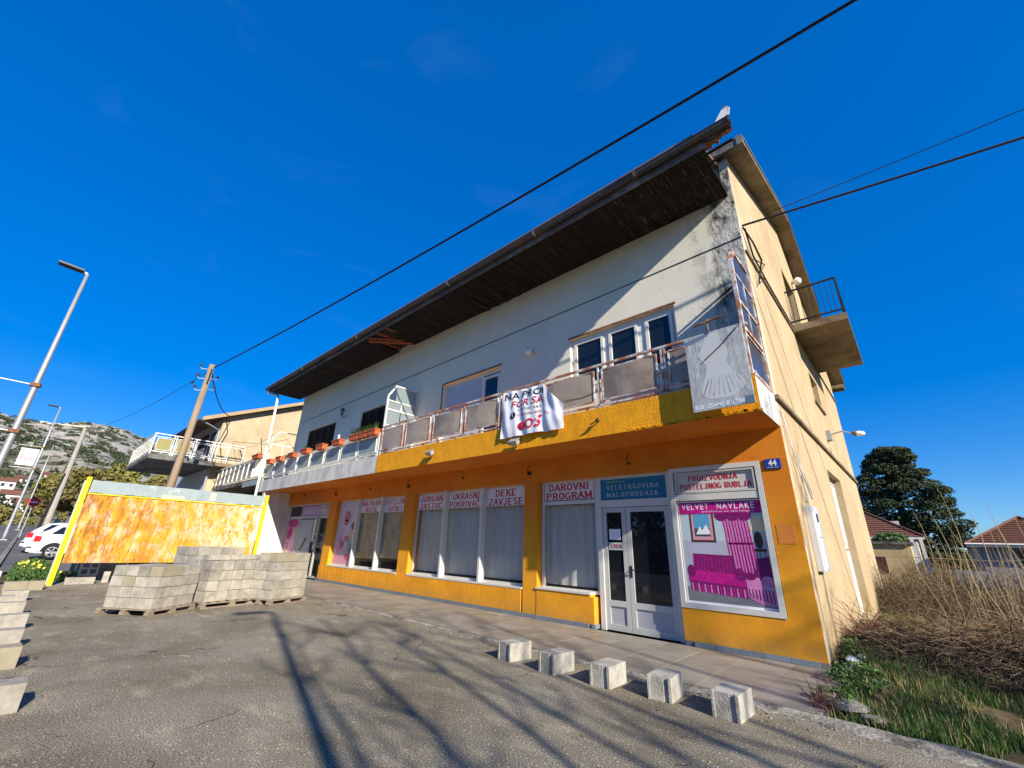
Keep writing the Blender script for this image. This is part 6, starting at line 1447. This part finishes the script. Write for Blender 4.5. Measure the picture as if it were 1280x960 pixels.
def upright_tree(x, y, h, offs, lab, r=.09):
    t = empty('bare_tree', (x, y, 0), label=lab, cat='tree'); mt1 = MB().tube([(x, y, 0), (x, y, 1.6)], [.22, .18], 8); mt2 = MB()
    for dx, dy, hh in offs:
        P = [Vector((x, y, 1.4))]; n_ = 8
        for k in range(1, n_ + 1):
            f_ = k / n_; P.append(Vector((x + dx * min(1, f_ * 1.6) + random.uniform(-.1, .1), y + dy * min(1, f_ * 1.6) + random.uniform(-.06, .06), 1.4 + (hh - 1.4) * f_)))
        mt2.tube(P, [r * (1 - .75 * k / n_) for k in range(n_ + 1)], 6)
        for q in range(15):
            k = random.randint(2, n_); p = P[k]; a = random.random() * 6.283; l = random.uniform(.5, 1.6); d = Vector((math.cos(a), math.sin(a), random.uniform(.4, 1.6))).normalized()
            m1 = p + d * l * .5; m2 = m1 + (d + Vector((random.uniform(-.4, .4), random.uniform(-.4, .4), .4))).normalized() * l * .5
            mt2.tube([p, m1, m2], [r * .32, r * .22, r * .08], 4)
            for w in range(3):
                e = m1 + Vector((random.uniform(-.5, .5), random.uniform(-.5, .5), random.uniform(.1, .6))); mt2.tube([m1.lerp(m2, w / 3), e], [r * .14, r * .06], 3)
    obj('trunk', mt1, M['bark'], t); obj('branches', mt2, M['bark'], t)
upright_tree(8.2, -1.0, 9, [(-.3, -.3, 8.2), (.0, .35, 9.6), (.3, 1.0, 9.2), (.1, -.05, 6)], 'bare many stemmed tree out of view whose shadows streak the yard', .075)
upright_tree(11.0, -.1, 9, [(-.4, -.1, 9.5), (.2, .6, 10.4), (.4, 1.3, 9.5), (0, .2, 7)], 'second bare many stemmed tree out of view beside the road', .085)
upright_tree(13.5, 2.3, 11, [(-.5, -.6, 10), (.3, .5, 11.5), (.2, 1.3, 10.5), (-.2, .1, 8), (.3, 2.0, 11)], 'bare tree out of view to the right throwing shadows on the shop corner', .10)
for i, x in enumerate((-26, -17, -9, -2)):
    bare_tree(x, -16 - (i % 2) * 1.5, 9, 'bare tree across the road behind the camera, number counted along the hedge %s' % ('west end', 'second', 'third', 'east end')[i], depth=4, r0=.2)
leafcloud('hedge', [((x, -15.5 + random.uniform(-.5, .5), 1.2), (2.2, 1.2, 1.6)) for x in range(-40, 14, 2)], 26000, .16, M['hedge'], label='dark hedge across the road behind the camera', cat='hedge', kind='stuff')
leafcloud('far_trees', [((x, -32, 4), (4, 3, 4.5)) for x in range(-70, 40, 5)], 16000, .45, M['hedge'], label='belt of trees far behind the camera', cat='trees', kind='stuff')

# ================================================================== SMALL LITTER ON THE YARD
def litter_pts(n, f):
    mb = MB()
    for i in range(n):
        x, y = f(); r = random.uniform(.005, .014); a = random.random() * 6.28; h = r * random.uniform(.4, .9)
        P = [(x + r * math.cos(a + k * 1.57) * random.uniform(.7, 1.1), y + r * math.sin(a + k * 1.57) * random.uniform(.7, 1.1)) for k in range(4)]
        mb.poly([(*p, h + .003) for p in P])
        for k in range(4): q = P[(k + 1) % 4]; p = P[k]; mb.poly([(p[0], p[1], 0), (q[0], q[1], 0), (q[0], q[1], h + .003), (p[0], p[1], h + .003)])
    return mb
obj('gravel', litter_pts(260, lambda: (-11 + 11.5 * random.random() ** .7, 5.60 - abs(random.gauss(0, .22)))), M['block_tan'], label='loose gravel gathered along the terrace edge', cat='gravel', kind='stuff')
obj('gravel', litter_pts(70, lambda: (-14 + 15 * random.random(), 1.0 + 4.4 * random.random())), M['block_tan'], label='scattered small stones on the asphalt yard', cat='gravel', kind='stuff')
mb = MB()
for i in range(150):
    x = -12 + 13 * random.random(); y = 5.55 - abs(random.gauss(0, .5)) if random.random() < .7 else random.uniform(1, 5); r = random.uniform(.012, .03); a = random.random() * 6.28; c, s_ = math.cos(a) * r, math.sin(a) * r
    mb.poly([(x - c, y - s_, .006), (x + s_ * .4, y - c * .4, .012), (x + c, y + s_, .010), (x - s_ * .4, y + c * .4, .004)])
obj('dead_leaves', mb, mat('dead_leaf', (.20, .12, .05), .9, .3, 4, 0), label='dry fallen leaves scattered over the yard', cat='leaves', kind='stuff')
